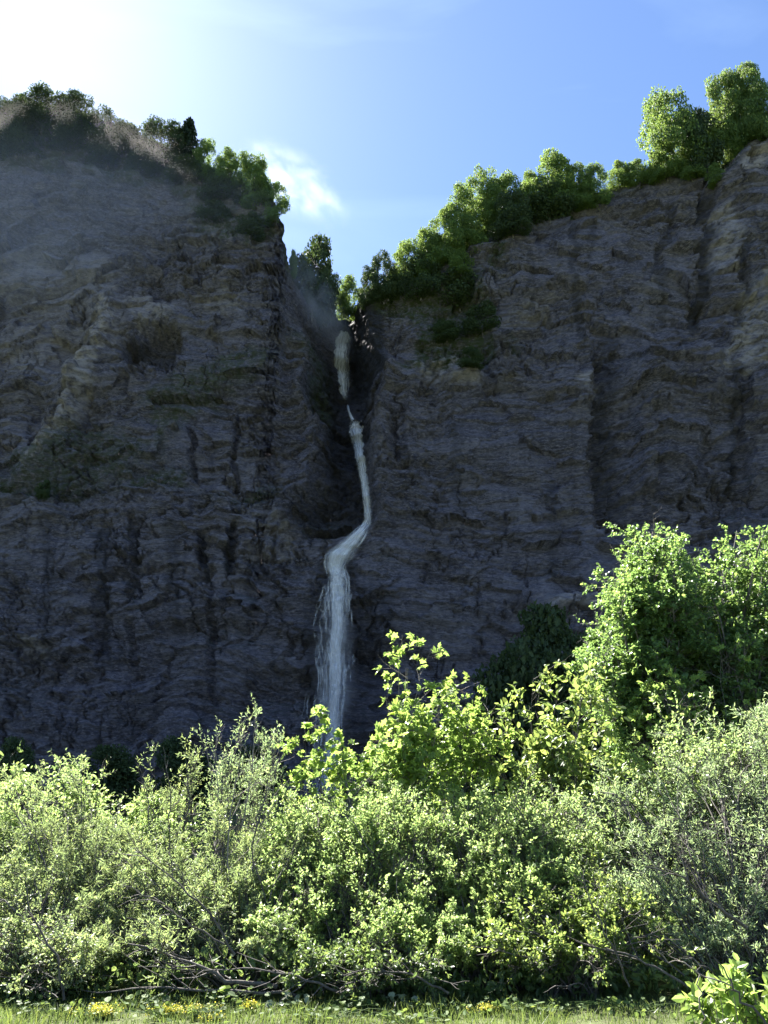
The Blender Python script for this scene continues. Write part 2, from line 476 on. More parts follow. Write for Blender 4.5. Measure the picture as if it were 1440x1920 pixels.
for poly, a_ in (([(195, 570), (225, 590), (190, 690), (170, 760), (110, 830), (40, 885), (60, 850), (120, 770), (150, 690)], 0.9),
                 ([(780, 690), (850, 672), (905, 690), (900, 730), (830, 722), (795, 715)], 0.75), ([(1030, 1122), (1080, 1108), (1135, 1112), (1135, 1140), (1035, 1140)], 0.9),
                 ([(235, 560), (320, 560), (340, 590), (260, 615)], 0.6), ([(360, 560), (430, 545), (470, 590), (400, 600)], 0.4), ([(470, 960), (540, 970), (560, 1050), (470, 1060)], 0.45),
                 ([(1370, 340), (1440, 250), (1460, 300), (1400, 350)], 1.0), ([(1320, 400), (1370, 380), (1380, 520), (1330, 520)], 0.7), ([(1390, 560), (1450, 480), (1450, 690), (1345, 700)], 0.8),  # first patch paints the sunlit rock under the rim
                 ([(1080, 715), (1125, 710), (1125, 730), (1085, 730)], 0.7), ([(930, 560), (1030, 550), (1030, 600), (930, 600)], 0.4), ([(0, 480), (200, 480), (250, 640), (100, 720), (0, 700)], 0.35),
                 ([(350, 300), (640, 320), (620, 420), (360, 470)], 0.25), ([(40, 1195), (85, 1190), (90, 1225), (45, 1225)], 0.6)):
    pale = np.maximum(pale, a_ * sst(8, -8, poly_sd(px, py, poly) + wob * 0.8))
stain_shade = 0.9 * sst(26, -30, gs) * sst(560, 700, py)  # darker across the whole cleft
stain_shade = np.maximum(stain_shade, 1.1 * sst(8, -8, poly_sd(px, py, [(640, 550), (712, 545), (726, 690), (650, 690)])))  # shade painted in, darkening the sunlit facets beside the lip
for pts, w_, a_ in (([(255, 660), (310, 650)], 34, 0.6), ([(1075, 430), (1070, 520), (1080, 640)], 9, 0.6), ([(1040, 900), (1045, 1060)], 14, 0.45), ([(1230, 480), (1250, 600)], 10, 0.55), ([(860, 800), (865, 960)], 12, 0.45), ([(200, 1000), (195, 1240)], 16, 0.5), ([(330, 1000), (335, 1180)], 12, 0.5), ([(90, 980), (95, 1200)], 14, 0.4), ([(640, 1080), (600, 1200), (590, 1420)], 40, 0.7), ([(690, 1150), (700, 1420)], 60, 0.55), ([(1140, 640), (1135, 760), (1145, 850), (1160, 960)], 22, 0.55),  # shade painted into the hollow and open corner, among the stain streaks
                    ([(1325, 380), (1322, 500), (1310, 600)], 13, 0.8), ([(1262, 390), (1240, 470)], 9, 0.6), ([(1392, 470), (1390, 620)], 9, 0.6), ([(1110, 420), (1105, 500)], 8, 0.5),
                    ([(1380, 700), (1385, 900)], 14, 0.7), ([(440, 990), (436, 1075)], 8, 0.8), ([(384, 1010), (386, 1085)], 8, 0.8), ([(258, 1000), (256, 1110)], 6, 0.7), ([(1000, 480), (1002, 560)], 8, 0.45)):
    stain_shade = np.maximum(stain_shade, a_ * sst(w_ * 1.2, w_ * 0.5, line_d(px + wob * 0.8, py, pts)))

CL = np.stack([CX, CY, CZ], -1)
back = []
for k in range(1, NB + 1):
    b_ = 90.0 * (k / NB) ** 1.6
    back.append(np.stack([CX[-1] + b_ * xs / 130.0, CY[-1] + b_, CZ[-1] + np.where(xs < -9, 0.72, 0.30) * b_ + 1.2 * fbm(xs / 9, xs * 0 + b_ / 9, 3, 12) * min(1, b_ / 6)], -1))  # unseen slope behind the left rim, raised to block sun from the notch
V = np.concatenate([CL, np.stack(back)], 0)
ext = lambda a, v: np.concatenate([a, np.full((NB, len(xs)), v)], 0).ravel()
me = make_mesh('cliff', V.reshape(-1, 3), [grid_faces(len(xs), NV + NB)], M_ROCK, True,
               {'veg': ext(veg, 0.95), 'pale': ext(pale, 0.0), 'stain_shade': ext(stain_shade, 0.0)})
tag(link('cliff', me), 'dark grey layered limestone cliff cleft by the waterfall', 'cliff', kind='structure')
CPX, CPY = proj(CL)


def on_cliff(x, y):
    """the rock-face point the photograph shows at a pixel"""
    d = (CPX - x) ** 2 + (CPY - y) ** 2
    cand = np.argwhere(d < max(9.0, d.min() * 2.0 + 4))
    P = CL[cand[:, 0], cand[:, 1]]
    return P[np.argmin(P[:, 1])]

# ------------------------------------------------------------------ ground
def ground_z(x, y):
    x, y = np.asarray(x, float), np.asarray(y, float)
    return 0.05 * fbm(x / 3.0, y / 3.0, 3, 2) + 0.9 * fbm(x / 40, y / 40, 2, 5) * sst(14, 60, y) + 9.0 * sst(60, 135, y) * sst(190, 150, y)


def ground_material():
    b = N('meadow_soil')
    co = b.n('TexCoord').outputs['Object']
    a = b.noise(co, 0.6, 6, 0.6)
    f = b.noise(co, 9.0, 6, 0.7)
    c = b.mix(b.n('MapRange', {0: a, 1: 0.4, 2: 0.6}).outputs[0], (0.050, 0.062, 0.022), (0.075, 0.095, 0.030))
    c = b.mix(b.n('MapRange', {0: f, 1: 0.5, 2: 0.75}).outputs[0], c, (0.070, 0.055, 0.036))
    bump = b.n('Bump', {'Strength': 0.8, 'Distance': 0.08, 'Height': f}).outputs[0]
    return b.done(b.n('BsdfPrincipled', {'Base Color': c, 'Roughness': 0.95, 'Specular IOR Level': 0.2, 'Normal': bump}).outputs[0])


gx = np.concatenate([-np.geomspace(2500, 40, 24), np.linspace(-38, 38, 150), np.geomspace(40, 2500, 24)])
gy = np.concatenate([-np.geomspace(2500, 12, 22), np.linspace(-10, 60, 150), np.geomspace(62, 2500, 50)])
GX, GY = np.meshgrid(gx, gy)
me = make_mesh('ground', np.stack([GX, GY, ground_z(GX, GY)], -1).reshape(-1, 3), [grid_faces(len(gx), len(gy))], ground_material())
tag(link('ground', me), 'grassy valley floor below the cliff', 'ground', kind='structure')


# ------------------------------------------------------------------ waterfall
def water_material(name='falling_water', top=0.88):
    b = N(name)
    uv = b.n('TexCoord').outputs['UV']
    edge = b.n('Attribute', attribute_name='edge').outputs['Fac']
    n1 = b.noise(b.mapping(uv, (1.3, 0.09, 1)), 1.0, 6, 0.65, 0.4)
    n2 = b.noise(b.mapping(uv, (2.6, 0.42, 1)), 1.0, 6, 0.72, 0.8)
    m = b.math('SUBTRACT', b.math('ADD', b.math('MULTIPLY', n1, 0.6), b.math('MULTIPLY', n2, 0.4)), 0.5)
    a = b.n('MapRange', {0: b.math('ADD', b.math('MULTIPLY', m, 2.6), edge), 1: 0.22, 2: 1.25, 3: 0.0, 4: top}).outputs[0]
    c = b.mix(b.n('MapRange', {0: n2, 1: 0.35, 2: 0.62}).outputs[0], (0.74, 0.72, 0.73), (0.97, 0.95, 0.95))
    d = b.n('BsdfDiffuse', {'Color': c, 'Roughness': 0.6})
    t = b.n('BsdfTranslucent', {'Color': (0.9, 0.92, 0.95, 1)})
    mx = b.n('MixShader', {0: 0.35, 1: d.outputs[0], 2: t.outputs[0]})
    tr = b.n('BsdfTransparent')
    return b.done(b.n('MixShader', {0: a, 1: tr.outputs[0], 2: mx.outputs[0]}).outputs[0])


M_WATER = water_material()
M_SPRAY = water_material('water_spray', 0.46)


def water_strand(name, stations, parent, seed, off=0.7, straight=False, layers=3, dens=1.0):
    """sheets of broken white water along a line of (px, py, width px) stations, laid just in front of the rock"""
    st = np.array(stations, float)
    n = max(24, int(abs(st[-1, 1] - st[0, 1]) * 0.9))
    t = np.linspace(0, 1, n)
    tk = np.linspace(0, 1, len(st))
    cpx, cpy, cw = (np.interp(t, tk, st[:, k]) for k in range(3))
    k5 = np.ones(5) / 5
    for _ in range(6):
        cpx = np.convolve(np.pad(cpx, 2, 'edge'), k5, 'valid')
        cw = np.convolve(np.pad(cw, 2, 'edge'), k5, 'valid')
    Yr = np.array([on_cliff(a, b)[1] for a, b in zip(cpx, cpy)])
    if straight:
        Yr = np.minimum(np.linspace(Yr[0], Yr[0] - 1.5, n), np.interp(t, t[::6], np.minimum.accumulate(Yr)[::6]) + 1.0)
    else:
        for _ in range(4):
            Yr = np.convolve(np.pad(Yr, 2, 'edge'), k5, 'valid')
    C = unproj(cpx, cpy, Yr - off)
    sc = (C[:, 1] * CT + (C[:, 2] - CAM_Z) * ST) / FPX
    NXW = 19
    a = np.linspace(-1, 1, NXW)
    Vs, Fs, E, UV = [], [], [], []
    for L in range(layers):
        w = cw * sc * 0.5 * (0.85 + 0.22 * L)
        wob = 0.16 * fbm(t * n / 14.0, t * 0 + 3.7 * L, 3, seed + L)
        x = C[:, None, 0] + (a[None, :] + wob[:, None]) * w[:, None]
        rx = fbm(np.repeat(a[None, :] * 2 + L * 5, n, 0), np.repeat((t * n / 9)[:, None], NXW, 1), 4, seed + 3 + L)
        y = C[:, None, 1] - 0.35 * (1 - a[None, :] ** 2) * w[:, None] - 0.4 * rx + 0.5 * L
        z = np.repeat(C[:, None, 2], NXW, 1) + 0.15 * rx
        Vs.append(np.stack([x, y, z], -1).reshape(-1, 3))
        Fs.append(grid_faces(NXW, n) + L * n * NXW)
        e = (1 - np.abs(a) ** 2.2)[None, :] * np.ones((n, 1)) * dens
        e = e * (sst(0, 0.08, t) * sst(1.0, 0.90, t))[:, None] + 0.0
        E.append(e.ravel() * (1.0 - 0.12 * L))
        UV.append(np.stack([np.repeat(a[None, :] * w[:, None].mean(), n, 0) + 7.7 * L, np.repeat(np.cumsum(sc)[:, None] * 1.1, NXW, 1)], -1).reshape(-1, 2))
    me = make_mesh(name, np.concatenate(Vs), Fs, M_WATER, True, {'edge': np.concatenate(E)}, np.concatenate(UV))
    return link(name, me, parent)


def water_threads(name, stations, parent, seed, n, off=1.6, straight=True, wid=(0.10, 0.38), ln=(0.10, 0.45), spread=0.5, lat=0.0):
    """many separate tapering threads of falling water inside an envelope of (px, py, width px) stations"""
    rng = np.random.default_rng(seed)
    st = np.array(stations, float)
    tk = np.linspace(0, 1, len(st))
    m = 60
    t = np.linspace(0, 1, m)
    cpx, cpy, cw = (np.interp(t, tk, st[:, k]) for k in range(3))
    Yr = np.array([on_cliff(a, b)[1] for a, b in zip(cpx, cpy)])
    if straight:
        Yr = np.linspace(Yr[:6].mean(), min(Yr[:6].mean(), Yr.min()) - 1.0, m)
    else:
        k5 = np.ones(5) / 5
        for _ in range(3):
            Yr = np.convolve(np.pad(Yr, 2, 'edge'), k5, 'valid')
    C = unproj(cpx, cpy, Yr - off)
    W_ = cw * (C[:, 1] * CT + (C[:, 2] - CAM_Z) * ST) / FPX
    K = 16
    L = ln[0] + (ln[1] - ln[0]) * rng.random(n) ** 1.5
    t0 = rng.random(n) * (1 - 0.5 * L) - 0.02
    tt = np.clip(t0[:, None] + L[:, None] * np.linspace(0, 1, K)[None, :], 0, 1)
    a = np.clip(rng.normal(size=n) * spread * 0.55, -1, 1)
    drift = rng.normal(size=n) * 0.14
    c = np.stack([np.interp(tt, t, C[:, j]) for j in range(3)], -1)
    w_ = np.interp(tt, t, W_)
    x = c[..., 0] + (a[:, None] + drift[:, None] * np.linspace(-1, 1, K) + 0.10 * vn(tt * 30 + np.arange(n)[:, None] * 3.3, tt * 0 + 0.5, 5)) * w_ * 0.5
    y = c[..., 1] + (rng.random(n)[:, None] - 0.5) * 1.6
    z = c[..., 2] + lat * rng.normal(size=(n, 1))
    hw = (wid[0] + (wid[1] - wid[0]) * rng.random(n) ** 2)[:, None] * (0.35 + 0.65 * np.sin(np.pi * np.linspace(0.05, 0.98, K)))[None, :]
    ctr = np.stack([x, y, z], -1)
    tan = unit_(np.gradient(ctr, axis=1))
    side = unit_(np.stack([tan[..., 2], 0 * tan[..., 0], -tan[..., 0]], -1))
    V = np.stack([ctr - side * hw[..., None], ctr + np.array([0, -0.25, 0]) * hw[..., None], ctr + side * hw[..., None]], 2)
    e_end = np.sin(np.pi * np.linspace(0.02, 0.98, K)) ** 0.6
    E = np.stack([0 * hw, (0.75 + 0.35 * rng.random((n, 1))) * e_end[None, :] + 0 * hw, 0 * hw], 2)
    u0 = rng.random((n, 1)) * 50
    uv = np.stack([np.stack([u0 - hw, u0 + 0 * hw, u0 + hw], 2), np.repeat((-z + 7 * u0)[..., None], 3, 2)], -1)
    base = (np.arange(n) * K * 3)[:, None, None] + (np.arange(K - 1) * 3)[None, :, None]
    q = np.array([[0, 1, 4, 3], [1, 2, 5, 4]])
    F = (base[..., None] + q[None, None]).reshape(-1, 4)
    me = make_mesh(name, V.reshape(-1, 3), [F], M_SPRAY, True, {'edge': E.ravel()}, uv.reshape(-1, 2))
    return link(name, me, parent)


def unit_(v):
    return v / np.maximum(np.linalg.norm(v, axis=-1, keepdims=True), 1e-9)


wf = link('waterfall', None)
tag(wf, 'thin white waterfall plunging down the cleft between the dark cliff walls', 'waterfall', kind='structure')
ST_P = [(645, 618, 24), (639, 640, 34), (636, 665, 33), (638, 695, 32), (642, 718, 25), (647, 748, 8)]
ST_T = [(652, 758, 6), (656, 775, 8), (664, 790, 12)]
ST_C = [(670, 786, 24), (671, 805, 30), (676, 840, 25), (681, 880, 21), (687, 925, 15), (690, 960, 15), (690, 985, 16)]
ST_H = [(692, 968, 10), (686, 986, 20), (668, 1008, 32), (650, 1026, 44), (634, 1042, 50), (628, 1062, 38), (631, 1082, 30)]
ST_F = [(632, 1062, 24), (634, 1085, 32), (635, 1120, 34), (633, 1170, 30), (630, 1220, 28), (629, 1262, 30), (629, 1300, 26),
        (627, 1345, 22), (624, 1400, 28), (620, 1450, 34), (614, 1500, 40)]
water_strand('plunge', ST_P, wf, 1)
water_threads('spray_thread', ST_P, wf, 41, 110, 1.0, False, (0.06, 0.28), (0.15, 0.5), 0.9)
water_strand('trickle', ST_T, wf, 3, dens=0.85)
water_strand('cascade', ST_C, wf, 5, dens=0.9)
water_threads('spray_thread', ST_C, wf, 42, 120, 1.0, False, (0.06, 0.25), (0.12, 0.4), 0.9)
water_strand('chute', ST_H, wf, 9, dens=0.8)
water_threads('spray_thread', ST_H, wf, 43, 240, 1.0, False, (0.06, 0.26), (0.2, 0.6), 1.0)
water_strand('free_fall', ST_F, wf, 13, off=1.8, straight=True, layers=2, dens=0.85)
water_threads('spray_thread', [(a, b, c * 1.3) for a, b, c in ST_F], wf, 44, 380, 2.2, True, (0.06, 0.30), (0.05, 0.28), 1.0)
water_threads('spray_thread', [(622, 1085, 14), (614, 1120, 30), (608, 1170, 38), (608, 1220, 34), (610, 1270, 26), (606, 1330, 22), (600, 1400, 20)], wf, 45, 190, 2.6, True, (0.05, 0.26), (0.05, 0.22), 1.2)
water_threads('spray_thread', [(648, 1100, 10), (651, 1150, 16), (652, 1220, 22), (648, 1260, 26), (644, 1330, 14)], wf, 46, 80, 2.4, True, (0.05, 0.20), (0.04, 0.16), 1.2)
water_threads('spray_thread', [(592, 1290, 30), (588, 1340, 40), (592, 1400, 36), (590, 1450, 34), (588, 1500, 40)], wf, 47, 60, 1.5, True, (0.05, 0.2), (0.15, 0.4), 1.1)


# ------------------------------------------------------------------ drifting spray and the air itself
def mist_material(name, dens, scale, lo, hi, aniso=0.55, stretch=(1, 1, 1)):
    b = N(name)
    tc = b.n('TexCoord')
    g = tc.outputs['Generated']
    r = b.n('VectorMath', {0: g, 1: (0.5, 0.5, 0.5)}, operation='DISTANCE').outputs['Value']
    fall = b.n('MapRange', {0: r, 1: 0.5, 2: 0.12}, interpolation_type='SMOOTHSTEP').outputs[0]
    no = b.noise(b.mapping(tc.outputs['Object'], stretch), scale, 4, 0.6, 0.4)
    d = b.math('MULTIPLY', b.math('MULTIPLY', fall, b.n('MapRange', {0: no, 1: lo, 2: hi}).outputs[0]), dens)
    v = b.n('VolumePrincipled', {'Color': (1.0, 0.96, 0.97, 1), 'Density': d, 'Anisotropy': aniso})
    return b.done(vol=v.outputs[0])


def ellipsoid(name, nu=24, nv=14):
    u, v = np.meshgrid(np.linspace(0, 2 * np.pi, nu, endpoint=False), np.linspace(0.02, np.pi - 0.02, nv))
    P = np.stack([np.cos(u) * np.sin(v), np.sin(u) * np.sin(v), np.cos(v)], -1).reshape(-1, 3)
    F = []
    for j in range(nv - 1):
        for i in range(nu):
            F.append((j * nu + i, (j + 1) * nu + i, (j + 1) * nu + (i + 1) % nu, j * nu + (i + 1) % nu))
    caps = [np.arange(nu)[None, :], (np.arange(nu)[::-1] + (nv - 1) * nu)[None, :]]
    return P, [np.array(F)] + caps


EP, EF = ellipsoid('e')


def mist(name, p0, p1, thick, depth, mat, label):
    """a soft body of spray between two points"""
    p0, p1 = np.asarray(p0, float), np.asarray(p1, float)
    c, ax = (p0 + p1) / 2, (p1 - p0)
    L = np.linalg.norm(ax)
    me = make_mesh(name, EP * np.array([L / 2, depth / 2, thick / 2]), EF, mat)
    o = link(name, me, None, c)
    o.rotation_euler = (0, -math.atan2(ax[2], math.hypot(ax[0], ax[1])), math.atan2(ax[1], ax[0]))
    return tag(o, label, 'mist', kind='stuff')

# ------------------------------------------------------------------ growing plants: branches as tubes, leaves as small folded blades
def unit(v):
    return v / np.maximum(np.linalg.norm(v, axis=-1, keepdims=True), 1e-9)


def tubes(polys, r0, r1, sides=4):
    """tapered tubes along polylines [m, k, 3]"""
    polys = np.asarray(polys, float)
    m, k, _ = polys.shape
    r0, r1 = np.broadcast_to(r0, (m,)), np.broadcast_to(r1, (m,))
    T = np.gradient(polys, axis=1) if k > 2 else np.repeat(polys[:, 1:] - polys[:, :1], 2, 1)
    T = unit(T)
    ref = np.where(np.abs(T[..., 2:3]) > 0.9, np.array([1.0, 0, 0]), np.array([0, 0, 1.0]))
    A = unit(np.cross(T, ref))
    B = np.cross(T, A)
    rr = r0[:, None] + (r1 - r0)[:, None] * np.linspace(0, 1, k)[None, :]
    ang = np.linspace(0, 2 * np.pi, sides, endpoint=False)
    V = polys[:, :, None, :] + rr[:, :, None, None] * (np.cos(ang)[None, None, :, None] * A[:, :, None, :] + np.sin(ang)[None, None, :, None] * B[:, :, None, :])
    base = (np.arange(m) * k * sides)[:, None, None] + (np.arange(k - 1) * sides)[None, :, None]
    j = np.arange(sides)
    jn = (j + 1) % sides
    F = np.stack([base + j, base + jn, base + jn + sides, base + j + sides], -1).reshape(-1, 4)
    return V.reshape(-1, 3), F


def sample(polys, idx, t):
    """points and tangents at parameter t (0..1) of polylines idx"""
    k = polys.shape[1]
    f = np.clip(t, 0, 0.9999) * (k - 1)
    i = f.astype(int)
    w = (f - i)[:, None]
    a, b = polys[idx, i], polys[idx, i + 1]
    return a * (1 - w) + b * w, unit(b - a)


def spawn(rng, polys, per, t0, t1, length, ang, k=4, up=0.3, wig=0.15, tpow=1.0, shrink=0.5, flat=0.0):
    """side branches off polylines"""
    m = len(polys)
    idx = np.repeat(np.arange(m), per)
    n = len(idx)
    t = t0 + (t1 - t0) * rng.random(n) ** tpow
    P, T = sample(polys, idx, t)
    R = rng.normal(size=(n, 3))
    R[:, 2] *= 1 - flat
    R = unit(R - (R * T).sum(1, keepdims=True) * T)
    a = RAD(ang) * (0.6 + 0.8 * rng.random(n))[:, None]
    d = unit(T * np.cos(a) + R * np.sin(a))
    L = np.broadcast_to(length, (m,))[idx] * (0.55 + 0.9 * rng.random(n)) * (1 - shrink * t)
    out = np.empty((n, k, 3))
    out[:, 0] = P
    for j in range(1, k):
        d = unit(d + np.array([0, 0, up / (k - 1)]) + wig * rng.normal(size=(n, 3)))
        out[:, j] = out[:, j - 1] + d * (L / (k - 1))[:, None]
    return out, idx


LEAF_SHAPES = {   # (x along the leaf, y across, z fold), as quads
    'oval': (np.array([(0, 0, 0), (0.30, 0.23, 0.05), (0.72, 0.20, 0.03), (1, 0, -0.06), (0.72, -0.20, 0.03), (0.30, -0.23, 0.05)]), [(0, 1, 2, 3), (0, 3, 4, 5)]),
    'round': (np.array([(0, 0, 0), (0.25, 0.36, 0.06), (0.75, 0.34, 0.04), (1, 0, -0.05), (0.75, -0.34, 0.04), (0.25, -0.36, 0.06)]), [(0, 1, 2, 3), (0, 3, 4, 5)]),
    'lance': (np.array([(0, 0, 0), (0.30, 0.10, 0.03), (0.65, 0.09, 0.0), (1, 0, -0.10), (0.65, -0.09, 0.0), (0.30, -0.10, 0.03)]), [(0, 1, 2, 3), (0, 3, 4, 5)]),
    'clump': (np.array([(0, 0, 0), (0.45, 0.42, 0.10), (1, 0, -0.12), (0.5, -0.38, 0.12)]), [(0, 1, 2, 3)]),
    'maple': (np.array([(0, 0, 0), (0.05, 0.30, 0.02), (-0.02, 0.52, -0.05), (0.34, 0.34, 0.05), (0.66, 0.50, -0.06), (0.62, 0.20, 0.05), (1.0, 0, -0.12),
                        (0.62, -0.20, 0.05), (0.66, -0.50, -0.06), (0.34, -0.34, 0.05), (-0.02, -0.52, -0.05), (0.05, -0.30, 0.02)]),
              [(0, 1, 2, 3), (0, 3, 4, 5), (0, 5, 6, 7), (0, 7, 8, 9), (0, 9, 10, 11)]),
}


def leaves(pos, dirs, nrm, L, shape):
    tv, tf = LEAF_SHAPES[shape]
    X_ = unit(dirs)
    Z_ = unit(nrm - (nrm * X_).sum(1, keepdims=True) * X_)
    Y_ = np.cross(Z_, X_)
    L = np.broadcast_to(L, (len(pos),))
    V = pos[:, None, :] + L[:, None, None] * (tv[None, :, 0:1] * X_[:, None, :] + tv[None, :, 1:2] * Y_[:, None, :] + tv[None, :, 2:3] * Z_[:, None, :])
    F = (np.arange(len(pos)) * len(tv))[:, None, None] + np.array(tf)[None]
    return V.reshape(-1, 3), F.reshape(-1, len(tf[0]))


def leaf_dirs(rng, T, ang, nup=0.7):
    n = len(T)
    R = rng.normal(size=(n, 3))
    R = unit(R - (R * T).sum(1, keepdims=True) * T)
    a = RAD(ang) * (0.5 + rng.random(n))[:, None]
    d = unit(T * np.cos(a) + R * np.sin(a))
    nr = unit(rng.normal(size=(n, 3)) * (1 - nup) + np.array([0, 0, nup]))
    return d, nr


class Geo:
    def __init__(s):
        s.v, s.f, s.n = [], {}, 0

    def add(s, VF):
        V_, F_ = VF
        s.v.append(V_)
        s.f.setdefault(F_.shape[1], []).append(F_ + s.n)
        s.n += len(V_)

    def mesh(s, name, mat, smooth=False):
        return make_mesh(name, np.concatenate(s.v), [np.concatenate(x) for x in s.f.values()], mat, smooth)


# ------------------------------------------------------------------ trees on the rim and on the ledges (far away: leaf sprays)
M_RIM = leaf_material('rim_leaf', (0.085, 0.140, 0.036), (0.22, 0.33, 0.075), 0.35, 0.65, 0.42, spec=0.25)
M_DARK = leaf_material('shade_leaf', (0.040, 0.065, 0.024), (0.07, 0.11, 0.03), 0.30, 0.6, 0.30, spec=0.25)  # shaded copy of the rim leaf, the shade put into its colours
M_CONIFER = leaf_material('spruce_needle', (0.022, 0.040, 0.020), (0.03, 0.05, 0.02), 0.25, 0.6, 0.15, spec=0.25)
M_BARK = bark_material('grey_bark', (0.045, 0.040, 0.035), (0.16, 0.145, 0.125), 6.0)


def crown_variant(seed, nlobe, nleaf, leaf, spread, bottom=0.0, columnar=1.0, mat=M_RIM):
    """unit crown: about 1 high, 1 wide, standing on z = 0"""
    rng = np.random.default_rng(seed)
    g = Geo()
    lobes = []
    for k in range(nlobe):
        z = bottom + (0.92 - bottom) * ((k + rng.random()) / nlobe)
        w = 0.46 * math.sin(math.pi * min(1, max(0.08, (z - bottom) / (1 - bottom) * 0.80 + 0.20))) ** 0.6 * columnar
        a = rng.random() * 6.283
        r = w * (0.35 + 0.65 * rng.random() ** 0.6) * 0.80
        lobes.append((r * math.cos(a), r * math.sin(a), z, spread * (0.6 + 0.7 * rng.random()) * (1.1 - 0.45 * z)))
    lobes.append((0.03, 0.0, 0.90, spread * 0.6))
    lobes = np.array(lobes)
    wts = lobes[:, 3] ** 2
    idx = rng.choice(len(lobes), nleaf, p=wts / wts.sum())
    d = unit(rng.normal(size=(nleaf, 3)))
    rad = lobes[idx, 3] * (0.62 + 0.42 * rng.random(nleaf) ** 0.5) * (1 + 0.28 * vn(d[:, 0] * 3 + idx * 3.1, d[:, 2] * 3 + d[:, 1] * 2, 4))
    P = lobes[idx, :3] + d * rad[:, None] * np.array([1, 1, 0.72])
    P[:, 2] = np.maximum(P[:, 2], 0.01 + 0.04 * rng.random(nleaf))
    nr = unit(d + 0.7 * rng.normal(size=(nleaf, 3)) + np.array([0, 0, 0.35]))
    dr = unit(rng.normal(size=(nleaf, 3)) + 0.5 * d)
    P[:, 2] /= np.quantile(P[:, 2], 0.995) * 1.02
    P[:, :2] *= 0.48 / np.quantile(np.abs(P[:, :2]), 0.985)
    g.add(leaves(P, dr, nr, leaf * (0.6 + 0.8 * rng.random(nleaf)), 'clump'))
    t = Geo()
    stem = np.array([[(0, 0, -0.06), (0.01, 0.01, 0.25), (-0.01, 0.0, 0.5), (0.02, 0.0, 0.8)]])
    t.add(tubes(stem, [0.022], [0.005], 7))
    limbs = []
    for L in lobes[:12]:
        z0 = max(0.06, L[2] * 0.62)
        limbs.append([(0, 0, z0), (L[0] * 0.5, L[1] * 0.5, z0 + (L[2] - z0) * 0.65), (L[0], L[1], L[2])])
    t.add(tubes(np.array(limbs), 0.012, 0.003, 5))
    return g.mesh('crown', mat), t.mesh('trunk', M_BARK, True)


def conifer_variant(seed, mat=M_CONIFER):
    rng = np.random.default_rng(seed)
    g, t = Geo(), Geo()
    t.add(tubes(np.array([[(0, 0, -0.05), (0, 0, 0.5), (0.01, 0, 1.0)]]), [0.02], [0.002], 6))
    pos, dr = [], []
    for k in range(26):
        z = 0.10 + 0.88 * k / 26
        r = 0.46 * (1 - z) ** 0.8 * (0.7 + 0.5 * rng.random()) + 0.02
        for j in range(9):
            a = rng.random() * 6.283
            for q in np.linspace(0.15, 1, 7):
                for _ in range(3):
                    pos.append((r * q * math.cos(a) + 0.015 * rng.normal(), r * q * math.sin(a) + 0.015 * rng.normal(), z - 0.10 * q * r * 2 + 0.012 * rng.normal()))
                    dr.append((math.cos(a), math.sin(a), -0.35))
    pos, dr = np.array(pos), np.array(dr) + 0.6 * rng.normal(size=(len(pos), 3))
    g.add(leaves(pos, dr, rng.normal(size=pos.shape) * 0.6 + np.array([0, 0, 1.0]), 0.055 * (0.6 + 0.8 * rng.random(len(pos))), 'clump'))
    return g.mesh('crown', mat), t.mesh('trunk', M_BARK, True)


VAR = {
    'a': crown_variant(11, 37, 17100, 0.028, 0.145),
    'b': crown_variant(12, 50, 18900, 0.027, 0.12),
    'c': crown_variant(13, 30, 15300, 0.030, 0.165, 0.0),
    'low': crown_variant(14, 32, 13500, 0.036, 0.165, 0.0),
    'tall': crown_variant(15, 47, 17100, 0.027, 0.12, 0.0, 0.95),
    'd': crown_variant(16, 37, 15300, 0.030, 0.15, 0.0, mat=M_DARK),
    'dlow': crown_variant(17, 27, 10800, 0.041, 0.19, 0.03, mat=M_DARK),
    'fir': conifer_variant(5),
}


def far_tree(kind, var, px_, base, top, wpx, label, cat, group=None, Y=None, rot=0.0, yoff=0.0):
    """a tree standing on the rock where the photograph shows its foot, as tall and wide as it shows there"""
    if Y is None:
        P = on_cliff(px_, base)
        P = P + np.array([0, yoff, 0])
    else:
        P = unproj(px_, base, Y)
    d = P[1] * CT + (P[2] - CAM_Z) * ST
    h = unproj(px_, top, P[1])[2] - P[2]
    w = wpx * d / FPX
    root = link(kind, None, None, P - np.array([0, 0, 0.03 * h]))
    root.scale = (w, w, h * 1.03)
    root.rotation_euler = (0, 0, rot)
    tag(root, label, cat, group)
    c, t = VAR[var]
    link('crown', c, root)
    link('trunk', t, root)
    return root


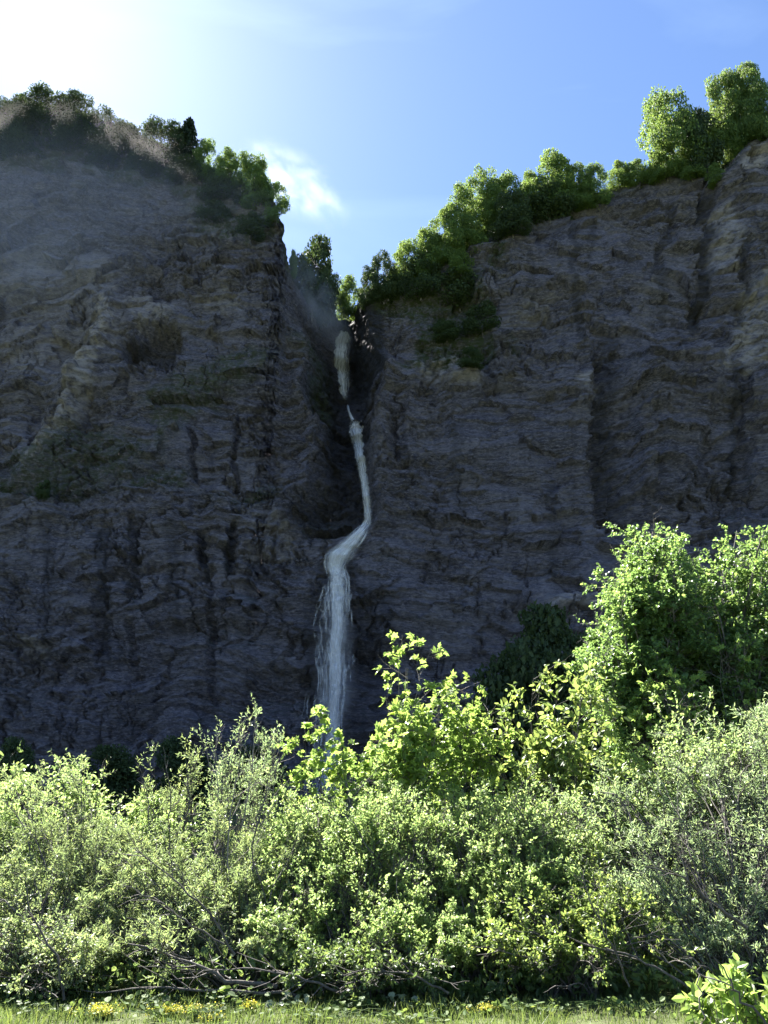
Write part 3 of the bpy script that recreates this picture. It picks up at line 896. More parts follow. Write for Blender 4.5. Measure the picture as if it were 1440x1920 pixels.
# ---- western rim, from the frame's edge to the notch
GL = 'broadleaf trees along the rim of the shaded cliff wall'
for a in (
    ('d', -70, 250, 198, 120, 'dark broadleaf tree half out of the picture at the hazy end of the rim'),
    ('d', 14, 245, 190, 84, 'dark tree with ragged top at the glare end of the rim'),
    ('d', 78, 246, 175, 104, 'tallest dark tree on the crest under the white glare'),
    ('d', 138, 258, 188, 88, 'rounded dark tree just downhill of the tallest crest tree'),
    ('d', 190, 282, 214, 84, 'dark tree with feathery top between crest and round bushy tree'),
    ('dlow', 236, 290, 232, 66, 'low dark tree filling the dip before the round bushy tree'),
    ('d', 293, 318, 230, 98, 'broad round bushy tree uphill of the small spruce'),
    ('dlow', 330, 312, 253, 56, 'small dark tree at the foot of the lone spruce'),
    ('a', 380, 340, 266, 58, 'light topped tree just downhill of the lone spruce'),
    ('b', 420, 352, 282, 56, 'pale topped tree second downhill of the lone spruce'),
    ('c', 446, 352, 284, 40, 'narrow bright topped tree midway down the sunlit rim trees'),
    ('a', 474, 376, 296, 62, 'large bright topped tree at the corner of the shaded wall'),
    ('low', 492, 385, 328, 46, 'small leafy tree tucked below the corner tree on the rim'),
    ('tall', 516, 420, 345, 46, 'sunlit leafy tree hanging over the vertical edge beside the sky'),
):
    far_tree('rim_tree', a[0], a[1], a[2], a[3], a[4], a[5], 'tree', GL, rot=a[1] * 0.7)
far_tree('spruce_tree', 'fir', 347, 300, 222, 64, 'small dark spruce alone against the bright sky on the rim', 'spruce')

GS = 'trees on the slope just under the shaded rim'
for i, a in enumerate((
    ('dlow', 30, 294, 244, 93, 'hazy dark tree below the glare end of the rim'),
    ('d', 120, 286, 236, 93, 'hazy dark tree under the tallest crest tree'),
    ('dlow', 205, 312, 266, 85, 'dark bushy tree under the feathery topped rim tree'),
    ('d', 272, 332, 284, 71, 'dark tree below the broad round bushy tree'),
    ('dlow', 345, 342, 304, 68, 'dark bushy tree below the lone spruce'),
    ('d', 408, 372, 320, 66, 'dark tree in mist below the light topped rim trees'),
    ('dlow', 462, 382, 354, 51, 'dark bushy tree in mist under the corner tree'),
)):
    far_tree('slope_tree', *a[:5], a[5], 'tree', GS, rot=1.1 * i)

# ---- the notch
far_tree('notch_tree', 'dlow', 585, 590, 444, 92, 'big dark tree with rounded crown standing in the notch beside the spray', 'tree', Y=163, rot=0.5)
far_tree('notch_tree', 'dlow', 612, 590, 490, 48, 'narrow dark tree on the downhill flank of the big notch tree', 'tree', Y=165, rot=2.0)
far_tree('notch_tree', 'low', 548, 520, 470, 20, 'wispy little tree between the vertical rock edge and the big notch tree', 'tree', Y=156, rot=1.0)
far_tree('rim_bush', 'low', 654, 592, 520, 54, 'sunlit yellow-green bush at the bottom of the notch above the fall', 'bush', Y=171, rot=2.2)

# ---- eastern rim, rising from the notch to the corner of the picture
GR = 'broadleaf trees along the sunlit rim'
for i, a in enumerate((
    ('d', 692, 566, 502, 46, 'dark shaded tree at the low end of the rim next to the notch'),
    ('d', 722, 556, 477, 60, 'dark shaded tree with spiky top second up from the notch'),
    ('a', 762, 530, 456, 66, 'half lit tree third up from the notch'),
    ('b', 802, 520, 430, 70, 'sunlit tree fourth up from the notch'),
    ('tall', 838, 492, 396, 66, 'sunlit leafy tree under the tall pale yellow tree'),
    ('b', 868, 470, 352, 80, 'tall pale yellow-green tree at the bend of the rim'),
    ('a', 912, 440, 322, 84, 'large sunlit tree where the rim levels out'),
    ('c', 962, 415, 328, 70, 'bushy sunlit tree beside the large tree where the rim levels out'),
    ('low', 1002, 402, 324, 60, 'feathery topped tree before the round dome tree'),
    ('c', 1046, 400, 297, 96, 'round dome shaped tree standing above its neighbours on the rim'),
    ('a', 1088, 392, 308, 56, 'dark sided round tree behind the dome shaped tree'),
    ('b', 1124, 385, 311, 58, 'sunlit cone shaped tree next to a low gap in the rim'),
    ('low', 1166, 352, 304, 50, 'small bush beside the low gap in the rim'),
    ('low', 1202, 346, 302, 50, 'pair-topped bush midway between the gap and the big tree'),
    ('low', 1236, 340, 306, 40, 'small bush at the foot of the big rim tree'),
    ('b', 1274, 325, 174, 126, 'biggest tree of the rim, tall and sunlit with a cleft top'),
    ('tall', 1308, 318, 205, 62, 'dark flank tree leaning against the biggest rim tree'),
    ('a', 1368, 275, 142, 84, 'tall sunlit tree first across the blue gap from the biggest tree'),
    ('b', 1402, 260, 138, 84, 'tall tree second across the blue gap from the biggest tree'),
    ('tall', 1426, 250, 122, 74, 'highest tree of the rim, at the top corner of the picture'),
    ('c', 1462, 262, 150, 66, 'sunlit tree cut by the picture edge below the highest tree'),
)):
    far_tree('rim_tree', *a[:5], a[5], 'tree', GR, rot=0.9 * i, yoff=1.0)

GB = 'bushes on the rock just below the sunlit rim'
for i, a in enumerate((
    ('low', 815, 508, 440, 62, 'sunlit bush hanging low over the dark rock ledges'),
    ('b', 880, 478, 398, 66, 'yellow-green bush spilling down under the pale yellow tree'),
    ('low', 862, 515, 468, 44, 'small pale bush lowest of the sunlit ones over the rock'),
    ('low', 943, 412, 386, 40, 'small sunlit shrub alone on the shaded slope'),
    ('d', 960, 440, 360, 80, 'dark thicket under the large tree where the rim levels out'),
    ('dlow', 1030, 412, 352, 90, 'dark thicket under the round dome shaped tree'),
    ('low', 1036, 372, 334, 62, 'bright flat topped bush below the round dome shaped tree'),
    ('b', 1101, 392, 344, 50, 'sunlit bush dropping down under the cone shaped tree'),
    ('a', 1356, 312, 230, 76, 'round sunlit bush clinging below the blue gap'),
    ('low', 1343, 346, 308, 34, 'tiny bush under the round clinging bush'),
    ('low', 1250, 335, 268, 60, 'leafy bush hiding the foot of the biggest rim tree'),
    ('low', 1295, 338, 275, 56, 'sunlit bush under the dark flank of the biggest rim tree'),
    ('a', 1400, 262, 190, 60, 'sunlit bushy tree low in the cluster across the blue gap'),
    ('b', 905, 420, 348, 62, 'sunlit bush in front of the large tree where the rim levels out'),
    ('low', 985, 408, 352, 60, 'sunlit bush under the feathery topped tree'),
    ('dlow', 1340, 292, 205, 64, 'dark bushy tree filling the bottom of the blue gap'),
)):
    far_tree('rim_bush', *a[:5], a[5], 'bush', GB, rot=1.3 * i)

# ---- in the shade of the wall
GW = 'dark bushes on the shaded rock face'
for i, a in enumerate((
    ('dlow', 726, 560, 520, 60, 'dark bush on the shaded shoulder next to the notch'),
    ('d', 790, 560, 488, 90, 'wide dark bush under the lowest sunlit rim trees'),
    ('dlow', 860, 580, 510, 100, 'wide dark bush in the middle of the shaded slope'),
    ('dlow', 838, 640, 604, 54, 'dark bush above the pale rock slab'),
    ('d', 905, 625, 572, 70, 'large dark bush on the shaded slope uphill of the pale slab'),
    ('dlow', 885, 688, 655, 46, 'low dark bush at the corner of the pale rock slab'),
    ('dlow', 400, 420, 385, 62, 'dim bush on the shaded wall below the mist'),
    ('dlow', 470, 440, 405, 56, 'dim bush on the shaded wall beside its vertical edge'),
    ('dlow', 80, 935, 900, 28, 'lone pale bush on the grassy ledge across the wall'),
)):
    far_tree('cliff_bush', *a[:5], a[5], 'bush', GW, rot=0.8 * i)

GF = 'dark trees at the foot of the wall'
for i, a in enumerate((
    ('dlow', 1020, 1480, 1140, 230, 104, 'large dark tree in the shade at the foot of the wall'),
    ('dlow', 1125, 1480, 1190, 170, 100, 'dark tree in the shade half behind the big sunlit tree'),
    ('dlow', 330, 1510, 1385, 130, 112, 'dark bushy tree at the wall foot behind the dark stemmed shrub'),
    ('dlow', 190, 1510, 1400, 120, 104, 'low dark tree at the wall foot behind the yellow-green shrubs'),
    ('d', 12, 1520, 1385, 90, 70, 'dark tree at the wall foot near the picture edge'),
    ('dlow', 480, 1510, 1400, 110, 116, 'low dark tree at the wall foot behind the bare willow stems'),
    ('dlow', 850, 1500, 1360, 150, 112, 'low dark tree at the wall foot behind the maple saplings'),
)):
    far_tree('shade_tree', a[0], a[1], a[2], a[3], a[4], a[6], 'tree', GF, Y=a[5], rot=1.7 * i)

# ------------------------------------------------------------------ the thicket in front: every shrub with its own stems, twigs and leaves
M_STEM = bark_material('willow_bark', (0.030, 0.026, 0.022), (0.11, 0.095, 0.080), 22.0)
M_STEM_PALE = bark_material('pale_twig_bark', (0.09, 0.075, 0.06), (0.26, 0.225, 0.19), 26.0)
M_WILLOW = leaf_material('willow_leaf', (0.145, 0.178, 0.078), (0.353, 0.473, 0.176), 0.28, 0.42, 0.42, (0.20, 0.23, 0.15, 1), spec=0.32)
M_SILVER = leaf_material('silver_willow_leaf', (0.187, 0.230, 0.116), (0.460, 0.637, 0.276), 0.28, 0.40, 0.40, (0.23, 0.26, 0.19, 1), spec=0.32)
M_LIME = leaf_material('lime_green_leaf', (0.137, 0.186, 0.058), (0.410, 0.582, 0.197), 0.30, 0.40, 0.48, spec=0.32)
M_GREEN = leaf_material('mid_green_leaf', (0.086, 0.132, 0.039), (0.312, 0.429, 0.104), 0.30, 0.38, 0.45, spec=0.32)
M_DEEP = leaf_material('deep_green_leaf', (0.063, 0.103, 0.037), (0.221, 0.325, 0.091), 0.30, 0.38, 0.40, spec=0.32)
M_TREE = leaf_material('tree_leaf', (0.080, 0.136, 0.052), (0.283, 0.455, 0.119), 0.28, 0.36, 0.42, spec=0.32)
M_MAPLE = leaf_material('maple_leaf', (0.109, 0.167, 0.041), (0.342, 0.500, 0.117), 0.26, 0.38, 0.50, spec=0.32)


def in_poly(rng, poly, n):
    P = np.array(poly, float)
    lo, hi = P.min(0), P.max(0)
    out = np.zeros((0, 2))
    while len(out) < n:
        q = lo + (hi - lo) * rng.random((n * 3, 2))
        out = np.concatenate([out, q[poly_sd(q[:, 0], q[:, 1], P) < 0]])
    return out[:n]


def stems_to(rng, bases, tips, k=9, arch=0.22, wig=0.03):
    """curved stems from the ground to their tips"""
    B, T = np.asarray(bases), np.asarray(tips)
    d = np.linalg.norm(T - B, axis=1)
    C1 = B + (T - B) * 0.35 + np.stack([0 * d, 0 * d, arch * d], -1)
    C2 = B + (T - B) * 0.70 + np.stack([0 * d, 0 * d, arch * 0.7 * d], -1)
    t = np.linspace(0, 1, k)[None, :, None]
    S_ = (1 - t) ** 3 * B[:, None] + 3 * (1 - t) ** 2 * t * C1[:, None] + 3 * (1 - t) * t * t * C2[:, None] + t ** 3 * T[:, None]
    w = rng.normal(size=S_.shape) * wig * d[:, None, None]
    w[:, 0] = 0
    return S_ + np.cumsum(w, 1) * 0.5


def shrub(kind, label, cat, group, seed, base, Y, poly, dY, leafmat, shape, leaf, n_stem=26, br=(9, 0.34, 45), tw=(6, 0.42, 42), nl=10, r0=0.016,
          arch=0.22, spread=0.35, stem_mat=None, leaf_from=0.0, lang=48, nup=0.55, up=0.25, t0=0.10, trunk=False, flat=0.0, cluster=False, wig=0.03, stem_kind='stem', back=0.0):
    rng = np.random.default_rng(seed)
    bx = unproj(base, 1600, Y)[0]
    q = in_poly(rng, poly, n_stem)
    if back:
        q[:, 1] -= (rng.random(n_stem) < 0.22) * rng.random(n_stem) * 70
    tips = unproj(q[:, 0], q[:, 1], Y + back * np.clip(1820 - q[:, 1], 0, 420) / 100 + dY * (rng.random(n_stem) - 0.5) * 2)
    Yb_ = Y + 1.1 * back
    root_p = np.array([bx, Yb_, float(ground_z(bx, Yb_))])
    if trunk:                                                   # a tree: limbs leave one trunk
        top = np.array([bx + 0.2, Y, tips[:, 2].max() * 0.86])
        tr = stems_to(rng, [root_p - [0, 0, 0.1]], [top], 12, 0.02, 0.012)
        tt = np.clip((tips[:, 2] / tips[:, 2].max()) * 0.62 - 0.10 + 0.1 * rng.random(n_stem), 0.10, 0.92)
        bases, _ = sample(tr, np.zeros(n_stem, int), tt)
    else:
        a, rr = rng.random(n_stem) * 6.283, spread * np.sqrt(rng.random(n_stem))
        bases = root_p + np.stack([rr * np.cos(a), rr * np.sin(a) * 0.7, 0 * a - 0.03], -1)
    st = stems_to(rng, bases, tips, 9, arch, wig)
    L = np.linalg.norm(tips - bases, axis=1)
    b1, i1 = spawn(rng, st, br[0], t0, 1.0, br[1] * L, br[2], 5, up, 0.14, 0.8, 0.45, flat)
    L1 = np.linalg.norm(b1[:, -1] - b1[:, 0], axis=1)
    b2, i2 = spawn(rng, b1, tw[0], 0.12, 1.0, tw[1] * L1 + 0.05, tw[2], 4, up * 0.6, 0.16, 1.0, 0.35, flat)
    wood = Geo()
    rs = r0 * (0.6 + 0.6 * rng.random(n_stem)) * np.sqrt(L / L.mean())
    wood.add(tubes(st, rs, rs * 0.22, 6))
    wood.add(tubes(b1, np.minimum(0.40 * rs[i1], 0.010 + 0 * i1), 0.0018, 4))
    wood.add(tubes(b2, 0.0026, 0.0011, 3))
    if trunk:
        wood.add(tubes(tr, [r0 * 3.2], [r0 * 0.8], 12))
    if not trunk and n_stem > 30:                               # some leafless stems at the face of the shrub
        nb = n_stem // 4
        q2 = in_poly(rng, poly, nb)
        t2 = unproj(q2[:, 0], q2[:, 1] + 20, Y - 0.45 + back * np.clip(1820 - q2[:, 1], 0, 420) / 100)
        bare = stems_to(rng, bases[:nb] + np.array([0, -0.3, 0]), t2, 9, arch * 0.8, 0.03)
        bb, _ = spawn(rng, bare, 5, 0.3, 1.0, 0.22 * np.linalg.norm(t2 - bases[:nb], axis=1), 32, 4, 0.2, 0.12)
        wood.add(tubes(bare, r0 * 0.75, r0 * 0.25, 6))
        wood.add(tubes(bb, r0 * 0.26, 0.0016, 4))
    root = link(kind, None, None, root_p)
    tag(root, label, cat, group)
    # leaves on the twigs, and at their ends
    tw_all = b2
    mid = tw_all[:, -1]
    keep = (mid[:, 2] > leaf_from) & ((fbm(mid[:, 0] * 2.2 + seed, mid[:, 2] * 2.2 + mid[:, 1], 3, 5) > -0.16) | (rng.random(len(mid)) < 0.25))
    tw_all = tw_all[keep]
    n = len(tw_all)
    idx = np.repeat(np.arange(n), nl)
    t = (np.tile(np.linspace(0.15, 1.0, nl), n) + 0.06 * rng.normal(size=len(idx))) if not cluster else 0.75 + 0.3 * rng.random(len(idx))
    P, T = sample(tw_all, idx, t)
    d, nr = leaf_dirs(rng, T, lang, nup)
    d[:, 2] -= 0.12
    nr = unit(nr + np.array([-0.15, -0.12, 0.0]))
    g = Geo()
    Lf = leaf * (0.55 + 0.75 * rng.random(len(idx)))
    g.add(leaves(P + d * (0.25 * Lf)[:, None] * (1 if cluster else 0.1), d, nr, Lf, shape))
    g.v = [v - root_p for v in g.v]
    wood.v = [v - root_p for v in wood.v]
    link('foliage' if not trunk else 'crown', g.mesh('foliage', leafmat), root)
    link('trunk' if trunk else stem_kind, wood.mesh('wood', stem_mat or M_STEM, True), root)
    return len(idx)


GT = 'sunlit shrubs of the roadside thicket'
nleaf = 0
# big trees behind the thicket
nleaf += shrub('broadleaf_tree', 'tall sunlit tree with tiered sprays, its top a rounded green head before the dark wall', 'tree', 'big sunlit trees beside the wall', 101, 1262, 17.6,
               [(1165, 1075), (1165, 1030), (1195, 990), (1245, 985), (1280, 1005), (1295, 1075), (1290, 1180), (1250, 1330), (1130, 1320), (1108, 1280), (1100, 1205), (1122, 1145), (1142, 1105)], 1.7,
               M_TREE, 'round', 0.064, 120, (15, 0.19, 52), (10, 0.42, 48), 10, 0.045, 0.03, trunk=True, t0=0.35, flat=0.35, nup=0.70, up=0.02, stem_mat=M_BARK)
nleaf += shrub('broadleaf_tree', 'tall sunlit tree cut by the picture edge, with silvery tips above the willow', 'tree', 'big sunlit trees beside the wall', 102, 1420, 18.2,
               [(1305, 1050), (1340, 1005), (1375, 995), (1440, 1002), (1540, 1010), (1600, 1100), (1580, 1400), (1260, 1380), (1240, 1200), (1280, 1080)], 1.9,
               M_TREE, 'round', 0.064, 140, (15, 0.19, 52), (10, 0.42, 48), 10, 0.050, 0.03, trunk=True, t0=0.35, flat=0.3, nup=0.65, up=0.02, stem_mat=M_BARK)
# saplings
GM = 'maple saplings rising above the thicket'
nleaf += shrub('maple_sapling', 'tallest maple sapling, one lone leaf tuft on its top', 'sapling', GM, 111, 748, 14.2,
               [(700, 1340), (735, 1250), (755, 1190), (772, 1190), (800, 1275), (828, 1262), (826, 1340), (840, 1450), (710, 1470), (695, 1390)], 0.35,
               M_MAPLE, 'maple', 0.125, 26, (6, 0.20, 50), (4, 0.42, 55), 4, 0.016, 0.05, 0.10, M_STEM_PALE, 0.0, 60, 0.62, cluster=True, t0=0.35)
nleaf += shrub('maple_sapling', 'broad leafed maple sapling next to the tallest one, above the dark gap', 'sapling', GM, 112, 872, 14.4,
               [(815, 1340), (862, 1290), (905, 1272), (938, 1290), (925, 1370), (930, 1470), (825, 1490)], 0.45,
               M_MAPLE, 'maple', 0.118, 20, (6, 0.20, 50), (4, 0.42, 55), 4, 0.014, 0.05, 0.14, M_STEM, 0.0, 60, 0.62, cluster=True, t0=0.30)
nleaf += shrub('maple_sapling', 'small sparse maple sapling with leaf tufts in front of the falling water', 'sapling', GM, 113, 630, 13.9,
               [(552, 1380), (600, 1360), (650, 1380), (690, 1410), (700, 1480), (600, 1490), (590, 1440)], 0.25,
               M_MAPLE, 'maple', 0.115, 13, (4, 0.16, 45), (4, 0.40, 55), 4, 0.009, 0.06, 0.10, M_STEM, 0.0, 60, 0.6, cluster=True, t0=0.45)
nleaf += shrub('leafy_sapling', 'bushy sapling with long drooping leaves between maples and big tree', 'sapling', None, 114, 1060, 14.6,
               [(935, 1390), (985, 1315), (1045, 1285), (1100, 1282), (1132, 1320), (1130, 1430), (1060, 1480), (960, 1480)], 0.6,
               M_GREEN, 'oval', 0.135, 28, (7, 0.24, 45), (5, 0.42, 50), 6, 0.016, 0.08, 0.15, M_STEM, 0.0, 55, 0.5, t0=0.25)
nleaf += shrub('maple_bush', 'bright yellow-green maple bush at the foot of the big trees', 'bush', None, 115, 1335, 15.6,
               [(1170, 1350), (1230, 1255), (1330, 1205), (1360, 1280), (1440, 1290), (1500, 1420), (1180, 1430)], 0.6,
               M_MAPLE, 'maple', 0.105, 30, (7, 0.22, 45), (4, 0.42, 50), 5, 0.016, 0.08, 0.25, M_STEM, 0.0, 55, 0.55, cluster=True, t0=0.3)
nleaf += shrub('leafy_sapling', 'sparse dark leafed twigs reaching in at the picture edge above the willow', 'sapling', None, 116, -18, 15.5,
               [(-40, 1420), (10, 1372), (40, 1385), (40, 1440), (0, 1480), (-60, 1480)], 0.3,
               M_DEEP, 'oval', 0.11, 9, (5, 0.16, 45), (4, 0.40, 50), 4, 0.010, 0.06, 0.10, M_STEM, 0.0, 55, 0.5, t0=0.4)
# rear row of the thicket
nleaf += shrub('green_shrub', 'yellow-green shrub behind the grey willow, with dark stems showing', 'shrub', GT, 121, 215, 14.0,
               [(60, 1500), (150, 1475), (220, 1490), (330, 1540), (400, 1550), (430, 1620), (60, 1640)], 0.7, M_LIME, 'oval', 0.066, 40, (11, 0.30, 45), (7, 0.42, 45), 10)
nleaf += shrub('green_shrub', 'bright green shrub at the picture edge behind the grey willow', 'shrub', GT, 122, -30, 14.0,
               [(-140, 1500), (10, 1478), (60, 1500), (70, 1640), (-140, 1640)], 0.6, M_LIME, 'oval', 0.07, 30, (9, 0.30, 45), (6, 0.42, 45), 8)
nleaf += shrub('green_shrub', 'yellow-green shrub under the drooping leaf sapling', 'shrub', GT, 123, 1170, 13.6,
               [(1000, 1500), (1090, 1450), (1200, 1400), (1330, 1365), (1460, 1345), (1460, 1480), (1150, 1600), (1020, 1600)], 0.7, M_LIME, 'oval', 0.064, 46, (9, 0.28, 45), (6, 0.42, 45), 9)
nleaf += shrub('bare_willow', 'tall willow with bare upright stems and a leafy tip', 'willow', 'upright willows with bare stems', 124, 425, 13.8,
               [(385, 1410), (415, 1380), (440, 1350), (460, 1328), (492, 1330), (512, 1362), (530, 1440), (470, 1490), (395, 1490)], 0.35,
               M_SILVER, 'lance', 0.060, 26, (7, 0.15, 24), (4, 0.50, 30), 7, 0.013, 0.05, 0.22, M_STEM_PALE, 2.15, 40, 0.4, 0.5, 0.45)
nleaf += shrub('bare_willow', 'thin dark stemmed willow with a few leafy twigs against the dark wall', 'willow', 'upright willows with bare stems', 125, 335, 13.9,
               [(245, 1425), (280, 1385), (308, 1358), (350, 1410), (372, 1460), (350, 1520), (290, 1510)], 0.3,
               M_WILLOW, 'lance', 0.065, 12, (6, 0.18, 34), (4, 0.50, 36), 7, 0.014, 0.06, 0.15, M_STEM, 1.7, 40, 0.4, 0.4, 0.4)
# front row
nleaf += shrub('grey_willow', 'grey-green fine leaved willow at the picture edge over the yellow flowers', 'willow', GT, 131, 110, 10.7,
               [(-90, 1520), (-20, 1465), (60, 1430), (110, 1445), (190, 1458), (240, 1520), (280, 1640), (260, 1800), (-90, 1810)], 0.5,
               M_WILLOW, 'lance', 0.056, 56, (11, 0.27, 36), (8, 0.45, 38), 12, 0.016, 0.10, back=0.85)
nleaf += shrub('grey_willow', 'grey-green willow with a fan of slanting dark stems', 'willow', GT, 132, 455, 10.5,
               [(215, 1610), (300, 1565), (400, 1545), (500, 1540), (560, 1580), (570, 1700), (540, 1790), (330, 1800), (200, 1790)], 0.5,
               M_WILLOW, 'lance', 0.056, 66, (10, 0.26, 36), (8, 0.45, 38), 12, 0.018, 0.10, 0.40, back=0.85)
nleaf += shrub('green_shrub', 'bright yellow-green round leaved shrub below the waterfall', 'shrub', GT, 133, 655, 10.6,
               [(530, 1530), (600, 1500), (680, 1480), (760, 1505), (800, 1600), (790, 1770), (560, 1790), (530, 1650)], 0.5,
               M_LIME, 'oval', 0.043, 64, (12, 0.28, 45), (8, 0.42, 45), 13, back=0.85)
nleaf += shrub('green_shrub', 'yellow-green round leaved shrub under the maple saplings', 'shrub', GT, 134, 885, 10.6,
               [(760, 1510), (860, 1492), (980, 1490), (1040, 1560), (1020, 1690), (940, 1780), (770, 1780)], 0.5,
               M_LIME, 'oval', 0.043, 64, (12, 0.28, 45), (8, 0.42, 45), 13, back=0.85)
nleaf += shrub('silver_willow', 'wide silvery willow with branches leaning out over the low dark shrub', 'willow', None, 135, 1400, 10.3,
               [(1010, 1590), (1060, 1510), (1180, 1450), (1300, 1405), (1460, 1385), (1600, 1450), (1600, 1800), (1300, 1800), (1180, 1740), (1060, 1660)], 0.6,
               M_SILVER, 'lance', 0.060, 104, (10, 0.23, 36), (7, 0.45, 38), 9, 0.018, 0.10, 0.5, back=0.75)
nleaf += shrub('low_shrub', 'low dark green shrub with small leaves under the silvery willow', 'shrub', 'low shady shrubs along the grass edge', 136, 1080, 10.3,
               [(890, 1720), (980, 1665), (1100, 1650), (1230, 1700), (1260, 1800), (1180, 1850), (900, 1840)], 0.35,
               M_GREEN, 'oval', 0.052, 50, (9, 0.28, 48), (6, 0.42, 48), 8, back=0.7)
nleaf += shrub('low_shrub', 'low tangled shrub in deep shade below the yellow-green shrubs', 'shrub', 'low shady shrubs along the grass edge', 137, 680, 10.4,
               [(520, 1800), (640, 1785), (820, 1790), (880, 1820), (840, 1850), (540, 1850)], 0.3,
               M_DEEP, 'oval', 0.052, 40, (8, 0.30, 48), (6, 0.42, 48), 6, t0=0.3, back=0.7)
nleaf += shrub('low_shrub', 'low greyish shrub under the willow at the picture edge', 'shrub', 'low shady shrubs along the grass edge', 138, 70, 10.4,
               [(-80, 1730), (40, 1700), (160, 1720), (210, 1800), (180, 1840), (-80, 1845)], 0.3,
               M_WILLOW, 'oval', 0.042, 36, (8, 0.30, 48), (6, 0.42, 48), 7, back=0.7)
nleaf += shrub('corner_shrub', 'large leaved bright green shrub close by in the bottom corner with bare twigs', 'shrub', None, 139, 1392, 4.7,
               [(1305, 1870), (1345, 1835), (1400, 1830), (1460, 1860), (1520, 1870), (1520, 1990), (1330, 1990)], 0.18,
               M_MAPLE, 'oval', 0.066, 34, (6, 0.13, 45), (4, 0.45, 48), 7, 0.007, 0.05, 0.12, M_STEM, 0.0, 55, 0.6, t0=0.45)
nleaf += shrub('grey_willow', 'pale green willow filling in between the two grey-green willows', 'willow', GT, 141, 300, 10.7,
               [(180, 1580), (260, 1555), (340, 1555), (380, 1620), (360, 1760), (180, 1780)], 0.5,
               M_WILLOW, 'lance', 0.055, 44, (10, 0.26, 36), (8, 0.45, 38), 11, 0.014, 0.10, back=0.85)
nleaf += shrub('green_shrub', 'light green shrub with upright shoots right below the bare willow', 'shrub', GT, 142, 545, 10.7,
               [(460, 1580), (520, 1535), (580, 1515), (640, 1570), (620, 1740), (480, 1780)], 0.5,
               M_LIME, 'oval', 0.045, 48, (11, 0.28, 42), (7, 0.42, 42), 12, back=0.85)
nleaf += shrub('green_shrub', 'yellow-green shrub in the middle of the front row', 'shrub', GT, 143, 770, 10.5,
               [(690, 1600), (740, 1530), (800, 1520), (860, 1600), (850, 1780), (690, 1790)], 0.5,
               M_LIME, 'oval', 0.045, 48, (11, 0.28, 42), (7, 0.42, 42), 12, back=0.85)
nleaf += shrub('green_shrub', 'pale yellow-green shrub against the edge of the silvery willow', 'shrub', GT, 144, 1010, 10.6,
               [(930, 1560), (1000, 1500), (1080, 1490), (1140, 1560), (1110, 1700), (940, 1720)], 0.5,
               M_LIME, 'oval', 0.045, 48, (11, 0.28, 42), (7, 0.42, 42), 12, back=0.85)
nleaf += shrub('grey_willow', 'feathery pale willow high behind the silvery willow at the picture edge', 'willow', GT, 145, 1400, 13.2,
               [(1290, 1430), (1340, 1370), (1440, 1340), (1540, 1380), (1540, 1480), (1300, 1500)], 0.6,
               M_SILVER, 'lance', 0.080, 40, (9, 0.26, 38), (7, 0.45, 38), 9, 0.014, 0.10)
# the thicket goes on beyond both edges of the picture
nleaf += shrub('green_shrub', 'yellow-green shrub just past the silvery willow outside the picture', 'shrub', GT, 151, 1640, 11.2,
               [(1520, 1560), (1600, 1480), (1760, 1470), (1840, 1580), (1820, 1780), (1530, 1790)], 0.6,
               M_LIME, 'oval', 0.060, 60, (10, 0.28, 42), (7, 0.42, 42), 9, back=0.85)
nleaf += shrub('green_shrub', 'farther yellow-green shrub past the silvery willow outside the picture', 'shrub', GT, 152, 1900, 11.4,
               [(1790, 1560), (1880, 1490), (2020, 1480), (2100, 1580), (2080, 1780), (1790, 1790)], 0.6,
               M_GREEN, 'oval', 0.060, 56, (10, 0.28, 42), (7, 0.42, 42), 9, back=0.85)
nleaf += shrub('grey_willow', 'grey-green willow beyond the other picture edge', 'willow', GT, 153, -230, 11.2,
               [(-400, 1560), (-320, 1480), (-180, 1470), (-110, 1560), (-110, 1780), (-400, 1790)], 0.6,
               M_WILLOW, 'lance', 0.062, 60, (10, 0.28, 38), (7, 0.45, 38), 10, back=0.85)
print('leaves', nleaf)


# ------------------------------------------------------------------ grass, herbs, undergrowth
def leaf_simple(name, col, tcol, var=0.3):
    return leaf_material(name, col, tcol, var, 0.45, 0.45)


M_GRASS = leaf_simple('grass_blade', (0.062, 0.098, 0.028), (0.14, 0.20, 0.05))
rng = np.random.default_rng(77)
n = 60000
gx_, gy_ = (rng.random(n) - 0.5) * 17, 7.2 + 4.6 * rng.random(n) ** 1.1
dens = fbm(gx_ / 0.9, gy_ / 0.5, 3, 3)
keep = dens > -0.22 + 0.30 * (gy_ > 10.8)
gx_, gy_ = gx_[keep], gy_[keep]
n = len(gx_)
h = (0.05 + 0.15 * rng.random(n) ** 1.6) * (0.55 + 0.9 * sst(-0.3, 0.5, fbm(gx_ / 1.3, gy_ / 0.8, 2, 6)))
lean = np.stack([rng.normal(size=n) * 0.35, rng.normal(size=n) * 0.35, 0 * h], -1)
b0 = np.stack([gx_, gy_, ground_z(gx_, gy_) - 0.01], -1)
a_ = rng.random(n) * 3.1416
wv = np.stack([np.cos(a_), np.sin(a_), 0 * a_], -1) * (0.003 + 0.004 * rng.random(n))[:, None]
m_ = b0 + np.array([0, 0, 0.55]) * h[:, None] + lean * h[:, None] * 0.35
t_ = b0 + np.array([0, 0, 1.0]) * h[:, None] + lean * h[:, None]
Vg = np.stack([b0 - wv, b0 + wv, m_ + wv * 0.7, m_ - wv * 0.7, t_ + wv * 0.12, t_ - wv * 0.12], 1).reshape(-1, 3)
o6 = 6 * np.arange(n)[:, None]
me = make_mesh('grass', Vg, [np.concatenate([o6 + np.array([[0, 1, 2, 3]]), o6 + np.array([[3, 2, 4, 5]])], 0)], M_GRASS, False)
